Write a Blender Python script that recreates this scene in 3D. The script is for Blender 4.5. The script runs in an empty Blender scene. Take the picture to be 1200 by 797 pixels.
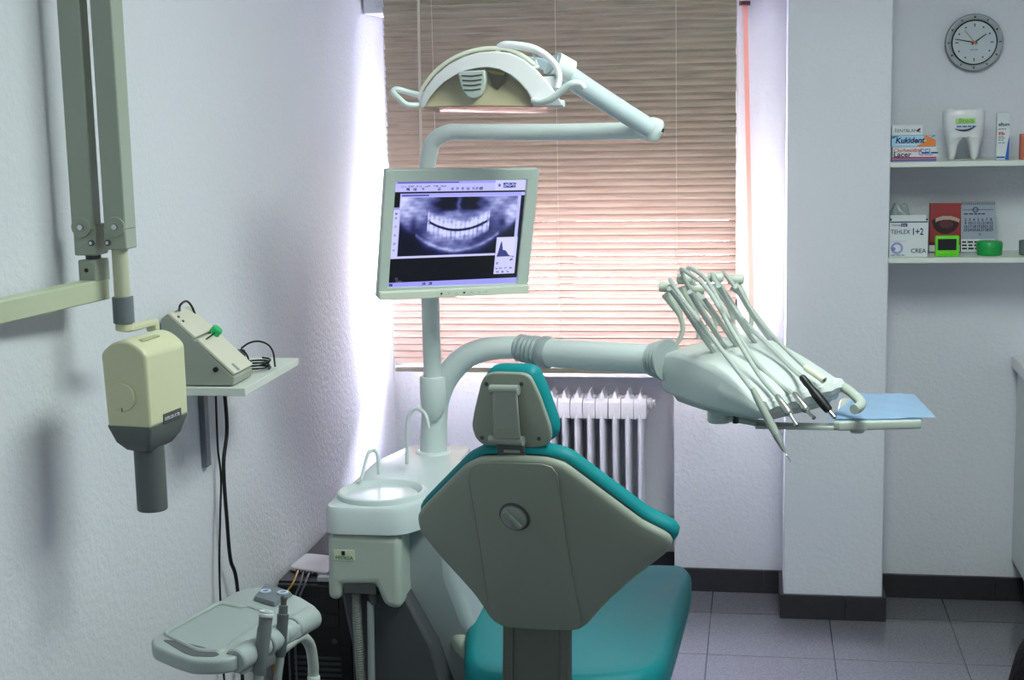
import bpy, bmesh, math, random
import numpy as np
from mathutils import Vector, Matrix
random.seed(7)
SC = bpy.context.scene
COL = SC.collection
PI = math.pi

# ------------------------------------------------------------------ camera frame
F = 1750.0; CX, CY = 600.0, 398.5; EYE = Vector((0, 0, 1.7))
_d = np.array([290.0, -283.5, F]); _zx = 235.0; _zy = (F*F + 290*_zx)/283.5
_z = np.array([_zx, _zy, F])
_Y = _d/np.linalg.norm(_d); _Z = -_z/np.linalg.norm(_z); _X = np.cross(_Y, _Z)
R = np.array([_X, _Y, _Z])
def ray(px, py):
    return Vector(R @ np.array([px-CX, py-CY, F]))
def atY(px, py, y): r = ray(px, py); return EYE + r*(y/r.y)
def atX(px, py, x): r = ray(px, py); return EYE + r*(x/r.x)
def atZ(px, py, z): r = ray(px, py); return EYE + r*((z-EYE.z)/r.z)
def onP(px, py, q, n):
    r = ray(px, py); return EYE + r*((Vector(q)-EYE).dot(n)/r.dot(n))
cam = bpy.data.cameras.new('camera'); cam.lens = F/1200*36; cam.sensor_width = 36
cam.clip_start = 0.05
co = bpy.data.objects.new('camera', cam); COL.objects.link(co)
M = Matrix.Identity(4)
for i in range(3):
    M[i][0] = R[i][0]; M[i][1] = -R[i][1]; M[i][2] = -R[i][2]; M[i][3] = EYE[i]
co.matrix_world = M
SC.camera = co

# ------------------------------------------------------------------ materials
def lin(c):
    return tuple(((v/12.92) if v <= .04045 else ((v+.055)/1.055)**2.4) for v in c) + (1,)
def mat(name, rgb, rough=.5, metal=0, bump=0, bscale=60, spec=.5, trans=0, noise=0, nscale=8, coat=0, bdist=.002):
    m = bpy.data.materials.new(name); m.use_nodes = True
    nt = m.node_tree; b = nt.nodes['Principled BSDF']
    b.inputs['Base Color'].default_value = lin(rgb)
    b.inputs['Roughness'].default_value = rough
    b.inputs['Metallic'].default_value = metal
    b.inputs['Specular IOR Level'].default_value = spec
    b.inputs['Coat Weight'].default_value = coat
    tc = nt.nodes.new('ShaderNodeTexCoord')
    if bump:
        n = nt.nodes.new('ShaderNodeTexNoise'); n.inputs['Scale'].default_value = bscale
        n.inputs['Detail'].default_value = 4
        nt.links.new(tc.outputs['Object'], n.inputs['Vector'])
        bp = nt.nodes.new('ShaderNodeBump'); bp.inputs['Strength'].default_value = bump
        bp.inputs['Distance'].default_value = bdist
        nt.links.new(n.outputs['Fac'], bp.inputs['Height'])
        nt.links.new(bp.outputs['Normal'], b.inputs['Normal'])
    if noise:
        n = nt.nodes.new('ShaderNodeTexNoise'); n.inputs['Scale'].default_value = nscale
        n.inputs['Detail'].default_value = 6
        nt.links.new(tc.outputs['Object'], n.inputs['Vector'])
        mx = nt.nodes.new('ShaderNodeMix'); mx.data_type = 'RGBA'
        mx.inputs['A'].default_value = lin([max(0, v*(1-noise)) for v in rgb])
        mx.inputs['B'].default_value = lin([min(1, v*(1+noise)) for v in rgb])
        nt.links.new(n.outputs['Fac'], mx.inputs['Factor'])
        nt.links.new(mx.outputs['Result'], b.inputs['Base Color'])
    return m
def emit(name, rgb, s):
    m = bpy.data.materials.new(name); m.use_nodes = True; nt = m.node_tree
    nt.nodes.clear(); e = nt.nodes.new('ShaderNodeEmission'); o = nt.nodes.new('ShaderNodeOutputMaterial')
    e.inputs['Color'].default_value = lin(rgb); e.inputs['Strength'].default_value = s
    nt.links.new(e.outputs[0], o.inputs[0]); return m
def vcol(name, strength=None, rough=.5):
    """surface printed (or lit, for a screen) with the colour attribute 'print'"""
    m = bpy.data.materials.new(name); m.use_nodes = True; nt = m.node_tree
    a = nt.nodes.new('ShaderNodeAttribute'); a.attribute_name = 'print'
    b = nt.nodes['Principled BSDF']; b.inputs['Roughness'].default_value = rough
    if strength:
        b.inputs['Base Color'].default_value = (.01, .01, .012, 1)
        nt.links.new(a.outputs['Color'], b.inputs['Emission Color'])
        b.inputs['Emission Strength'].default_value = strength
    else:
        nt.links.new(a.outputs['Color'], b.inputs['Base Color'])
    return m

WALL = mat('wall_plaster', (.85, .856, .883), .85, bump=.5, bscale=75, spec=.2, bdist=.005)
CEIL = mat('ceiling_paint', (.87, .88, .88), .9, spec=.2)
SKIRT = mat('dark_skirting_tile', (.185, .175, .195), .4, noise=.12, nscale=40)
UNITW = mat('unit_white_plastic', (.80, .83, .82), .33)
UNITG = mat('unit_grey_plastic', (.70, .735, .70), .38)
PIPE = mat('pale_grey_enamel', (.83, .87, .86), .28)
TRAYG = mat('tray_grey_plastic', (.64, .68, .675), .42, bump=.15, bscale=600, bdist=.0004)
SHELL = mat('backrest_shell_grey', (.565, .595, .55), .5, bump=.25, bscale=500, bdist=.0005)
BRACK = mat('bracket_grey', (.58, .61, .58), .38)
DGREY = mat('dark_grey_plastic', (.29, .30, .30), .5)
PLINTH = mat('plinth_grey_shaded', (.30, .31, .33), .5)
TEAL = mat('teal_vinyl', (.0, .50, .525), .52, bump=.08, bscale=300, bdist=.0006, spec=.3)
XG = mat('xray_grey_green', (.62, .655, .60), .4)
XC = mat('xray_cream', (.83, .83, .69), .38)
XD = mat('xray_dark_grey', (.36, .38, .38), .5)
XRING = mat('collar_grey', (.43, .46, .49), .45)
CREAM = mat('cream_plastic', (.84, .83, .76), .4)
WEDGE = mat('device_side_grey', (.60, .63, .58), .45)
WHITE = mat('white_gloss', (.88, .88, .89), .3)
RADW = mat('radiator_enamel', (.86, .86, .89), .35)
SHELFW = mat('shelf_white', (.84, .86, .83), .4)
BLACK = mat('black_plastic', (.035, .035, .04), .45)
CABLE = mat('black_cable', (.06, .06, .075), .5)
STEEL = mat('steel', (.75, .76, .76), .22, metal=1)
HOSE = mat('hose_grey', (.68, .71, .69), .4)
MON = mat('monitor_case', (.79, .835, .80), .4)
STRAP = mat('strap_salmon', (.86, .58, .52), .7)
BLUE = mat('blue_paper', (.70, .82, .93), .8, bump=.2, bscale=60)
GREENP = mat('green_plastic', (.10, .72, .42), .35)
LIME = mat('lime_plastic', (.40, .82, .16), .35)
GREENC = mat('green_case', (.05, .60, .27), .35)
LCD = mat('lcd_dark', (.13, .14, .15), .25)
INK = mat('ink_navy', (.12, .16, .32), .6)
INKB = mat('ink_black', (.07, .07, .09), .6)
INKR = mat('ink_red', (.75, .12, .12), .6)
INKW = mat('ink_white', (.85, .87, .88), .6)
CARD = mat('white_card', (.82, .84, .85), .55)
ORANGE = mat('print_orange', (.88, .50, .20), .5)
SKYB = mat('print_sky_blue', (.62, .78, .88), .5)
PURPLE = mat('print_purple', (.42, .36, .62), .5)
CRIMSON = mat('print_crimson', (.66, .20, .30), .5)
TEALP = mat('print_teal', (.10, .45, .58), .5)
BLUEP = mat('print_blue', (.10, .36, .70), .5)
LGREEN = mat('print_light_green', (.66, .84, .50), .5)
LILAC = mat('print_lilac', (.58, .58, .80), .5)
GREYP = mat('print_grey', (.55, .58, .62), .6)
YELLOW = mat('yellow_cable', (.78, .62, .12), .5)
GCAB = mat('grey_cable', (.45, .46, .50), .5)
BRASS = mat('bag_black', (.012, .012, .014), .8, spec=.1, bump=.8, bscale=50, bdist=.01)
ALU = mat('alu_frame', (.82, .82, .84), .4)
DIALG = mat('clock_dial', (.74, .77, .79), .5)
DIALR = mat('clock_rim', (.46, .49, .51), .35)

def wood_blind():
    m = bpy.data.materials.new('slat_wood_grain'); m.use_nodes = True; nt = m.node_tree
    b = nt.nodes['Principled BSDF']; out = nt.nodes['Material Output']
    tc = nt.nodes.new('ShaderNodeTexCoord'); mp = nt.nodes.new('ShaderNodeMapping')
    mp.inputs['Scale'].default_value = (4, 30, 75)
    n = nt.nodes.new('ShaderNodeTexNoise'); n.inputs['Scale'].default_value = 1.6; n.inputs['Detail'].default_value = 5
    cr = nt.nodes.new('ShaderNodeValToRGB')
    cr.color_ramp.elements[0].position = .28; cr.color_ramp.elements[0].color = lin((.53, .515, .455))
    cr.color_ramp.elements[1].position = .52; cr.color_ramp.elements[1].color = lin((.65, .63, .56))
    nt.links.new(tc.outputs['Object'], mp.inputs['Vector']); nt.links.new(mp.outputs['Vector'], n.inputs['Vector'])
    nt.links.new(n.outputs['Fac'], cr.inputs['Fac']); nt.links.new(cr.outputs['Color'], b.inputs['Base Color'])
    b.inputs['Roughness'].default_value = .45
    t = nt.nodes.new('ShaderNodeBsdfTranslucent'); t.inputs['Color'].default_value = lin((.95, .72, .66))
    mx = nt.nodes.new('ShaderNodeMixShader'); mx.inputs['Fac'].default_value = .05
    nt.links.new(b.outputs[0], mx.inputs[1]); nt.links.new(t.outputs[0], mx.inputs[2])
    nt.links.new(mx.outputs[0], out.inputs['Surface'])
    return m
SLAT = wood_blind()

def floor_mat():
    m = bpy.data.materials.new('floor_tiles'); m.use_nodes = True; nt = m.node_tree; L = nt.links.new
    b = nt.nodes['Principled BSDF']
    tc = nt.nodes.new('ShaderNodeTexCoord'); sp = nt.nodes.new('ShaderNodeSeparateXYZ'); L(tc.outputs['Object'], sp.inputs[0])
    def line(sock, off):
        a = nt.nodes.new('ShaderNodeMath'); a.operation = 'SUBTRACT'; L(sock, a.inputs[0]); a.inputs[1].default_value = off
        d = nt.nodes.new('ShaderNodeMath'); d.operation = 'PINGPONG'; L(a.outputs[0], d.inputs[0]); d.inputs[1].default_value = .387/2
        c = nt.nodes.new('ShaderNodeMath'); c.operation = 'LESS_THAN'; L(d.outputs[0], c.inputs[0]); c.inputs[1].default_value = .0016
        return c.outputs[0]
    mxx = nt.nodes.new('ShaderNodeMath'); mxx.operation = 'MAXIMUM'
    L(line(sp.outputs['X'], -.152), mxx.inputs[0]); L(line(sp.outputs['Y'], 4.455), mxx.inputs[1])
    n = nt.nodes.new('ShaderNodeTexNoise'); n.inputs['Scale'].default_value = 140; n.inputs['Detail'].default_value = 5
    L(tc.outputs['Object'], n.inputs['Vector'])
    cr = nt.nodes.new('ShaderNodeValToRGB')
    cr.color_ramp.elements[0].position = .35; cr.color_ramp.elements[0].color = lin((.365, .365, .385))
    cr.color_ramp.elements[1].position = .65; cr.color_ramp.elements[1].color = lin((.42, .42, .445))
    L(n.outputs['Fac'], cr.inputs['Fac'])
    mc = nt.nodes.new('ShaderNodeMix'); mc.data_type = 'RGBA'
    L(mxx.outputs[0], mc.inputs['Factor']); L(cr.outputs['Color'], mc.inputs['A']); mc.inputs['B'].default_value = lin((.17, .17, .20))
    L(mc.outputs['Result'], b.inputs['Base Color'])
    b.inputs['Roughness'].default_value = .14; b.inputs['Specular IOR Level'].default_value = .6
    return m
FLOOR = floor_mat()

def glass_mat(name, tint=(1, 1, 1), refl=.08):
    m = bpy.data.materials.new(name); m.use_nodes = True; nt = m.node_tree; nt.nodes.clear()
    o = nt.nodes.new('ShaderNodeOutputMaterial'); mx = nt.nodes.new('ShaderNodeMixShader'); mx.inputs[0].default_value = refl
    t = nt.nodes.new('ShaderNodeBsdfTransparent'); t.inputs[0].default_value = (*tint, 1)
    g = nt.nodes.new('ShaderNodeBsdfGlossy'); g.inputs['Roughness'].default_value = .03
    nt.links.new(t.outputs[0], mx.inputs[1]); nt.links.new(g.outputs[0], mx.inputs[2]); nt.links.new(mx.outputs[0], o.inputs[0])
    return m
GLASS = glass_mat('window_glass')
SHIELD = glass_mat('lamp_shield', (.97, .96, .93), .12)
MIRROR = mat('lamp_mirror', (.96, .93, .80), .25, metal=.12, noise=.05, nscale=12)

# ------------------------------------------------------------------ mesh helpers
def V(*a): return Vector(a)
def frame(x, y, z):
    m = Matrix.Identity(3)
    for i, a in enumerate((x, y, z)):
        for j in range(3): m[j][i] = a[j]
    return m
def smooth_path(pts, n=8):
    pts = [Vector(p) for p in pts]
    if len(pts) < 3: return pts
    out = []
    P = [pts[0]*2-pts[1]] + pts + [pts[-1]*2-pts[-2]]
    for i in range(1, len(P)-2):
        a, b, c, d = P[i-1], P[i], P[i+1], P[i+2]
        for k in range(n):
            t = k/n
            out.append(.5*((2*b) + (c-a)*t + (2*a-5*b+4*c-d)*t*t + (3*b-a-3*c+d)*t**3))
    out.append(pts[-1]); return out
class MB:
    def __init__(s): s.bm = bmesh.new()
    def poly(s, pts):
        return s.bm.faces.new([s.bm.verts.new(p) for p in pts])
    def hexa(s, lo, hi):
        """lo, hi: matching rings of 4 (or n) points"""
        return s.loft([lo, hi])
    def box(s, c, size, rot=None):
        c = Vector(c); h = Vector(size)/2
        q = []
        for z in (-1, 1):
            ring = []
            for x, y in ((-1, -1), (1, -1), (1, 1), (-1, 1)):
                p = Vector((x*h.x, y*h.y, z*h.z))
                ring.append(c + (rot @ p if rot else p))
            q.append(ring)
        s.loft(q); return s
    def span(s, a, b):
        a = Vector(a); b = Vector(b); return s.box((a+b)/2, [abs(v) for v in (b-a)])
    def loft(s, rings, caps=True, closed=True):
        vs = [[s.bm.verts.new(p) for p in r] for r in rings]
        n = len(rings[0])
        for a, b in zip(vs, vs[1:]):
            for i in range(n if closed else n-1):
                j = (i+1) % n
                s.bm.faces.new((a[i], a[j], b[j], b[i]))
        if caps:
            s.bm.faces.new(list(reversed(vs[0]))); s.bm.faces.new(vs[-1])
        return s
    def prism(s, pts, vec):
        pts = [Vector(p) for p in pts]; vec = Vector(vec)
        return s.loft([pts, [p+vec for p in pts]])
    def tube(s, pts, r, seg=12, caps=True, smooth=6, up=None):
        P = smooth_path(pts, smooth) if smooth else [Vector(p) for p in pts]
        n = len(P)
        if isinstance(r, (list, tuple)):
            rr = [float(np.interp(i/(n-1), np.linspace(0, 1, len(r)), r)) for i in range(n)]
        else: rr = [r]*n
        t0 = (P[1]-P[0]).normalized()
        u = Vector(up) if up else (Vector((0, 0, 1)) if abs(t0.z) < .9 else Vector((1, 0, 0)))
        u = (u - t0*u.dot(t0)).normalized()
        rings = []
        for i in range(n):
            t = (P[min(i+1, n-1)]-P[max(i-1, 0)]).normalized()
            u = (u - t*u.dot(t)).normalized(); w = t.cross(u)
            rings.append([P[i] + rr[i]*(math.cos(a)*u + math.sin(a)*w) for a in [2*PI*k/seg for k in range(seg)]])
        return s.loft(rings, caps)
    def lathe(s, prof, origin, axis=(0, 0, 1), seg=24):
        ax = Vector(axis).normalized(); o = Vector(origin)
        u = ax.orthogonal().normalized(); w = ax.cross(u)
        rings = [[o + ax*h + max(r, 1e-4)*(math.cos(a)*u+math.sin(a)*w) for a in [2*PI*k/seg for k in range(seg)]] for r, h in prof]
        return s.loft(rings)
    def ring(s, prof, origin, axis=(0, 0, 1), seg=32):
        n0 = len(s.bm.verts)
        ax = Vector(axis).normalized(); o = Vector(origin); u = ax.orthogonal().normalized(); w = ax.cross(u)
        rings = [[o + ax*h + r*(math.cos(a)*u+math.sin(a)*w) for a in [2*PI*k/seg for k in range(seg)]] for r, h in prof]
        vs = [[s.bm.verts.new(p) for p in r] for r in rings]; vs.append(vs[0])
        for a, b in zip(vs, vs[1:]):
            for i in range(seg):
                j = (i+1) % seg; s.bm.faces.new((a[i], a[j], b[j], b[i]))
        return s
    def build(s, name, m, parent=None, bevel=0, seg=2, sub=0, ang=35, flat=False):
        bmesh.ops.recalc_face_normals(s.bm, faces=s.bm.faces[:])
        me = bpy.data.meshes.new(name)
        if parent is not None: off = parent_loc(parent)
        else:
            vs = [v.co for v in s.bm.verts]
            off = Vector(((min(v.x for v in vs)+max(v.x for v in vs))/2, (min(v.y for v in vs)+max(v.y for v in vs))/2, min(v.z for v in vs)))
        bmesh.ops.translate(s.bm, vec=-off, verts=s.bm.verts[:])
        s.bm.to_mesh(me); s.bm.free()
        for p in me.polygons: p.use_smooth = not flat
        if not flat and hasattr(me, 'set_sharp_from_angle') and not sub: me.set_sharp_from_angle(angle=math.radians(ang))
        o = bpy.data.objects.new(name, me); COL.objects.link(o)
        for mm in (m if isinstance(m, list) else [m]): me.materials.append(mm)
        if parent is not None:
            o.parent = parent
            if parent.type == 'MESH': o.location = (0, 0, 0)
        else: o.location = off
        if bevel:
            b = o.modifiers.new('bevel', 'BEVEL'); b.width = bevel; b.segments = seg; b.limit_method = 'ANGLE'; b.angle_limit = math.radians(30)
            b.harden_normals = False
        if sub:
            q = o.modifiers.new('subd', 'SUBSURF'); q.levels = sub; q.render_levels = sub
        return o
def parent_loc(p):
    v = Vector((0, 0, 0))
    while p is not None:
        v += p.location; p = p.parent
    return v
def tag(o, label, cat=None, group=None, kind=None):
    if label: o['label'] = label
    if cat: o['category'] = cat
    if group: o['group'] = group
    if kind: o['kind'] = kind
    return o
def thing(name, loc, label, cat, group=None):
    o = bpy.data.objects.new(name, None); o.empty_display_size = .05; o.location = loc; COL.objects.link(o)
    return tag(o, label, cat, group)
def struct(o): o['kind'] = 'structure'; return o
def text(s, loc, size, m, parent, rot=None, ext=.0004, name='lettering', bold=0, sx=1, align='LEFT', shear=0):
    """printed characters; loc = baseline start; rot = 3x3 with columns (right, up, out)"""
    c = bpy.data.curves.new(name, 'FONT'); c.body = s; c.size = size; c.extrude = ext; c.align_x = align
    c.offset = bold; c.shear = shear; c.resolution_u = 3
    c.materials.append(m)
    tmp = bpy.data.objects.new(name, c); COL.objects.link(tmp)
    dg = bpy.context.evaluated_depsgraph_get(); me = bpy.data.meshes.new_from_object(tmp.evaluated_get(dg))
    me.name = name; bpy.data.objects.remove(tmp); bpy.data.curves.remove(c)
    o = bpy.data.objects.new(name, me); COL.objects.link(o)
    if not me.materials: me.materials.append(m)
    rot = rot or frame((1, 0, 0), (0, 0, 1), (0, -1, 0))
    mm = rot.to_4x4()
    for i in range(3): mm[i][0] *= sx
    o.parent = parent
    mm.translation = Vector(loc)-parent_loc(parent)
    o.matrix_local = mm
    return o
def dashes(loc, width, h, m, parent, rot=None, n=5, seed=0, name='print_line'):
    rnd = random.Random(seed); rot = rot or frame((1, 0, 0), (0, 0, 1), (0, -1, 0)); x = 0; mb = MB()
    ws = [rnd.uniform(.5, 1.3) for _ in range(n)]; sc = width/(sum(ws)+.25*(n-1))
    for w_ in ws:
        q = [Vector(loc)+rot @ Vector(v) for v in ((x, 0, 0), (x+w_*sc, 0, 0), (x+w_*sc, h, 0), (x, h, 0))]
        mb.prism(q, rot @ Vector((0, 0, .0005))); x += (w_+.25)*sc
    return mb.build(name, m, parent)
def rounded(pts, r=.01, n=5):
    """round the corners of a closed planar outline"""
    pts = [Vector(p) for p in pts]; out = []
    N = len(pts)
    rs = r if isinstance(r, (list, tuple)) else [r]*N
    for i in range(N):
        a, b, c = pts[i-1], pts[i], pts[(i+1) % N]
        d1 = (a-b); d2 = (c-b)
        q = min(rs[i], d1.length*.48, d2.length*.48)
        p0 = b+d1.normalized()*q; p1 = b+d2.normalized()*q
        for k in range(n+1):
            t = k/n
            out.append((1-t)**2*p0 + 2*t*(1-t)*b + t*t*p1)
    return out
def resample(pts, n):
    pts = [Vector(p) for p in pts]; P = pts+[pts[0]]
    L = [0]
    for a, b in zip(P, P[1:]): L.append(L[-1]+(b-a).length)
    out = []; j = 0
    for k in range(n):
        d = L[-1]*k/n
        while L[j+1] < d: j += 1
        t = (d-L[j])/max(1e-9, L[j+1]-L[j]); out.append(P[j].lerp(P[j+1], t))
    return out
def shrink(pts, k, vec=(0, 0, 0)):
    """inset an outline by about k metres toward its centroid"""
    c = sum((Vector(p) for p in pts), Vector())/len(pts)
    return [p + (c-p).normalized()*k + Vector(vec) for p in [Vector(q) for q in pts]]
def pad(mb, outline, n, t, rnd, steps=4, dome=0):
    """a cushion or shell: outline extruded along n by t with rounded rims of radius rnd"""
    n = Vector(n); rings = []
    for k in range(steps+1):
        a = PI/2*k/steps; rings.append(shrink(outline, rnd*(1-math.sin(a)), n*(rnd*(1-math.cos(a)))))
    for k in range(steps+1):
        a = PI/2*k/steps; rings.append(shrink(outline, rnd*(1-math.cos(a)), n*(t-rnd*(1-math.sin(a)))))
    if dome:
        for q in (.25, .5, .75):
            c = sum((p for p in rings[steps*2+1]), Vector())/len(outline)
            rings.append([p.lerp(c, q)+n*dome*(1-(1-q)**2) for p in rings[steps*2+1]])
        c = None
    mb.loft(rings); return mb

# ------------------------------------------------------------------ room
XL, YB, XR, YF, ZC = -1.273, 5.07, 1.9, -1.3, 2.62
struct(MB().span((XL-.15, YF-.15, -.12), (XR+.15, 5.45, 0)).build('floor', FLOOR)).location = (0, 0, -.12)
fl = bpy.data.objects['floor']
fl.data.transform(Matrix.Translation(Vector(((XL+XR)/2, (YF-.15+5.45)/2, 0))))
struct(MB().span((XL-.15, YF-.15, ZC), (XR+.15, 5.45, ZC+.1)).build('ceiling', CEIL))
struct(MB().span((XL-.15, YF-.15, 0), (XL, 5.45, ZC)).build('wall_left', WALL))
struct(MB().span((XR, YF-.15, 0), (XR+.15, 5.45, ZC)).build('wall_right', WALL))
struct(MB().span((XL, YF-.15, 0), (XR, YF, ZC)).build('wall_front', WALL))
NX0, NX1, NZ = -.93, -.286, .757           # radiator niche
WX0, WX1, WZ0, WZ1 = -1.245, -.07, 1.0, 2.10  # window opening
w = MB()
for a, b in (((WX1, YB, 0), (XR, 5.45, ZC)), ((NX1, YB, 0), (WX1, 5.45, WZ0)), ((NX0, YB, NZ), (NX1, 5.45, WZ0)),
             ((XL, YB, 0), (NX0, 5.45, WZ0)), ((NX0, 5.25, 0), (NX1, 5.45, NZ)), ((XL, YB, WZ0), (WX0, 5.45, ZC)),
             ((WX0, YB, WZ1), (WX1, 5.45, ZC))): w.span(a, b)
struct(w.build('wall_back', WALL))
PX0, PX1, PY = .086, .404, 4.82
struct(MB().span((PX0, PY, 0), (PX1, YB, ZC)).build('wall_pillar', WALL, bevel=.004))
struct(MB().loft([[V(x, 4.80, z), V(x, YB, z), V(x, YB, ZC), V(x, 4.80, ZC)] for x, z in ((XL+.004, 1.995), (PX0, 2.03))]).build('wall_soffit', WALL, bevel=.006))
def skirt(name, parts):
    m = MB()
    for a, b in parts: m.span(a, b)
    struct(m.build(name, SKIRT, bevel=.0015))
BH = .082
def tiles(x0, x1, y0, y1, step=.387, off=-.152):
    xs = [x0] + [off+step*k+step*.45 for k in range(-12, 12) if x0 < off+step*k+step*.45 < x1] + [x1]
    return [((a+.0002, y0, 0), (b-.0002, y1, BH)) for a, b in zip(xs, xs[1:])]
skirt('baseboard_back', tiles(NX1, PX0-.012, YB-.012, YB+.001) + tiles(PX1+.012, XR, YB-.012, YB+.001)
      + tiles(XL, NX0, YB-.012, YB+.001) + [((NX0, 5.238, 0), (NX1, 5.251, BH))])
skirt('baseboard_pillar', tiles(PX0-.012, PX1+.012, PY-.012, PY+.001, .387, .11) +
      [((PX0-.012, PY, 0), (PX0+.001, YB, BH)), ((PX1-.001, PY, 0), (PX1+.012, YB, BH))])
skirt('baseboard_left', [((XL-.001, YF, 0), (XL+.012, YB-.012, BH))])
skirt('baseboard_right', [((XR-.012, YF, 0), (XR+.001, YB-.012, BH))])
# window
wf = MB()
fw = .03
for a, b in (((WX0, 5.09, WZ0), (WX0+fw, 5.15, WZ1)), ((WX1-fw, 5.09, WZ0), (WX1, 5.15, WZ1)),
             ((WX0, 5.09, WZ0), (WX1, 5.15, WZ0+fw)), ((WX0, 5.09, WZ1-fw), (WX1, 5.15, WZ1)),
             (((WX0+WX1)/2-.03, 5.085, WZ0+fw), ((WX0+WX1)/2+.03, 5.155, WZ1-fw))): wf.span(a, b)
win = struct(wf.build('window_1', ALU, bevel=.003))
rs_ = MB()
for k in range(20):
    zz = 1.50+k*.03; rs_.loft([[V(x, 5.20, zz), V(x, 5.195, zz+.008), V(x, 5.195, zz+.024), V(x, 5.20, zz+.0302), V(x, 5.21, zz+.0302), V(x, 5.21, zz)] for x in (WX0+.004, WX1-.004)])
rs_.build('roller_shutter', mat('shutter_grey', (.55, .55, .54), .6), win)
g = MB(); g.span((WX0+fw, 5.115, WZ0+fw), (WX1-fw, 5.121, WZ1-fw)); g.build('glass', GLASS, win)

# ------------------------------------------------------------------ blind
BX0, BX1, BY = -1.190, -.0715, 4.755
bl = thing('venetian_blind', ((BX0+BX1)/2, BY, .82), 'wood-grain slatted blind, lowered over the window behind the monitor', 'blind')
PITCH = .0222; W_ = .0263; TILT = math.radians(62.5)
s = MB(); k = 0; z = .868
while z < 2.50:
    jit = random.uniform(-.0003, .0003); jr = random.uniform(-.012, .012)
    x0 = BX0+random.uniform(-.0015, .0015); x1 = BX1+random.uniform(-.0015, .0015)
    ring = []
    for i in range(7):
        u = (i/6-.5); hgt = -.0036*(1-4*u*u)
        a = TILT+jr
        # room-side edge up, window-side edge down
        dy = -u*W_*math.cos(a) - hgt*math.sin(a); dz = u*W_*math.sin(a) - hgt*math.cos(a)
        ring.append((dy, dz))
    vs0 = [V(x0, BY+dy, z+jit+dz) for dy, dz in ring]; vs1 = [V(x1, BY+dy, z+jit+dz+.0003*math.sin(k*2.1)) for dy, dz in ring]
    s.loft([vs0, vs1], caps=False, closed=False)
    z += PITCH; k += 1
s.build('slats', SLAT, bl)
b = MB(); b.box((BX0/2+BX1/2, BY, .838), (BX1-BX0-.004, .026, .017)); b.build('bottom_rail', SLAT, bl, bevel=.004)
b = MB(); b.box((BX0/2+BX1/2, BY-.002, 2.52), (BX1-BX0, .04, .045)); b.build('head_rail', SLAT, bl, bevel=.003)
for px in (512, 654, 793):
    x = atY(px, 200, BY).x
    b = MB(); b.tube([(x, BY-.012, 2.5), (x, BY-.0125, 1.6), (x, BY-.012, .84)], .0007, 5); b.tube([(x+.004, BY+.013, 2.5), (x+.004, BY+.013, .84)], .0006, 5)
    b.build('ladder_cord', SHELFW, bl)
b = MB(); p0 = atY(489, -60, BY-.03); p1 = atY(493.5, 185, BY-.03)
b.tube([(p0.x, BY-.028, 2.5), p0, p1, (p1.x, BY-.03, 1.42)], .0042, 8); b.build('tilt_wand', mat('wand_beige', (.78, .76, .70), .3), bl)
# roller shutter strap
st = thing('shutter_strap', (-.045, 5.05, .95), 'salmon pull strap of the roller shutter, hanging right of the blind', 'strap')
a0 = V(-.0475, 5.045, 2.004); a1 = V(-.022, 5.055, .96)
b = MB(); hw = V(.0075, 0, 0); th = V(0, .0012, 0)
b.loft([[p-hw, p+hw, p+hw+th, p-hw+th] for p in (a0, a1)]); b.build('webbing', STRAP, st)
b = MB(); b.box((-.0485, 5.04, 2.006), (.036, .04, .014)); b.build('strap_guide', mat('guide_metal', (.35, .22, .2), .3, metal=.8), st, bevel=.003)
b = MB(); b.box((-.022, 5.066, .90), (.04, .03, .16)); b.build('recoiler', WHITE, st, bevel=.006)

# ------------------------------------------------------------------ radiator
rd = thing('radiator', (-.62, 5.16, 0), 'white ribbed column radiator in the niche under the window', 'radiator')
RY = 5.155; RP = .0445; RX = -.405; ZT = .675
def rad_section():
    m = MB()
    ov = [V(.0115*math.copysign(abs(math.cos(t))**.8, math.cos(t)), .066*math.copysign(abs(math.sin(t))**.6, math.sin(t)), 0) for t in [2*PI*k/20 for k in range(20)]]
    m.loft([[p+V(0, 0, z) for p in ov] for z in (.14, ZT-.03)])
    for zc, sg in ((ZT-.025, 1), (.14, -1)):
        # header lozenge between the columns, with a raised fin on the top one
        m.lathe([(.0, -.0215), (.026, -.0215), (.0295, -.012), (.0295, .012), (.026, .0215), (0, .0215)], (0, 0, zc), (1, 0, 0), 16)
        prof = [(-.062, -.046), (-.066, -.02), (-.062, .012), (-.045, .024), (.045, .024), (.062, .012), (.066, -.02), (.062, -.046)]
        m.loft([[V(x, y, zc+sg*h) for y, h in prof] for x in (-.0212, -.015, .015, .0212)])
    m.loft([[V(-.011, -.05, ZT-.004), V(.011, -.05, ZT-.004), V(.011, .05, ZT-.004), V(-.011, .05, ZT-.004)],
            [V(-.0015, -.045, ZT+.024), V(.0015, -.045, ZT+.024), V(.0015, .045, ZT+.024), V(-.0015, .045, ZT+.024)]])
    return m
sec = rad_section().build('section', RADW, rd, bevel=.003)
for v in sec.data.vertices: v.co += parent_loc(rd)
secs = [sec] + [sec.copy() for _ in range(10)]
for i, o in enumerate(secs):
    if i: COL.objects.link(o); o.parent = rd
    o.location = V(RX-i*RP, RY, 0)-rd.location
m = MB(); m.lathe([(.018, 0), (.020, .004), (.020, .014), (.012, .018), (.012, .028)], (RX+.021, RY, ZT-.025), (1, 0, 0), 12); m.build('end_plug', RADW, rd)
m = MB(); m.lathe([(.018, 0), (.020, .004), (.020, .014), (.012, .018), (.012, .035)], (RX+.021, RY, .14), (1, 0, 0), 12)
m.tube([(RX+.04, RY, .14), (RX+.08, RY, .14), (RX+.098, RY, .15), (RX+.1, RY, .2)], .009, 10); m.build('valve_pipe', RADW, rd)
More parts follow.
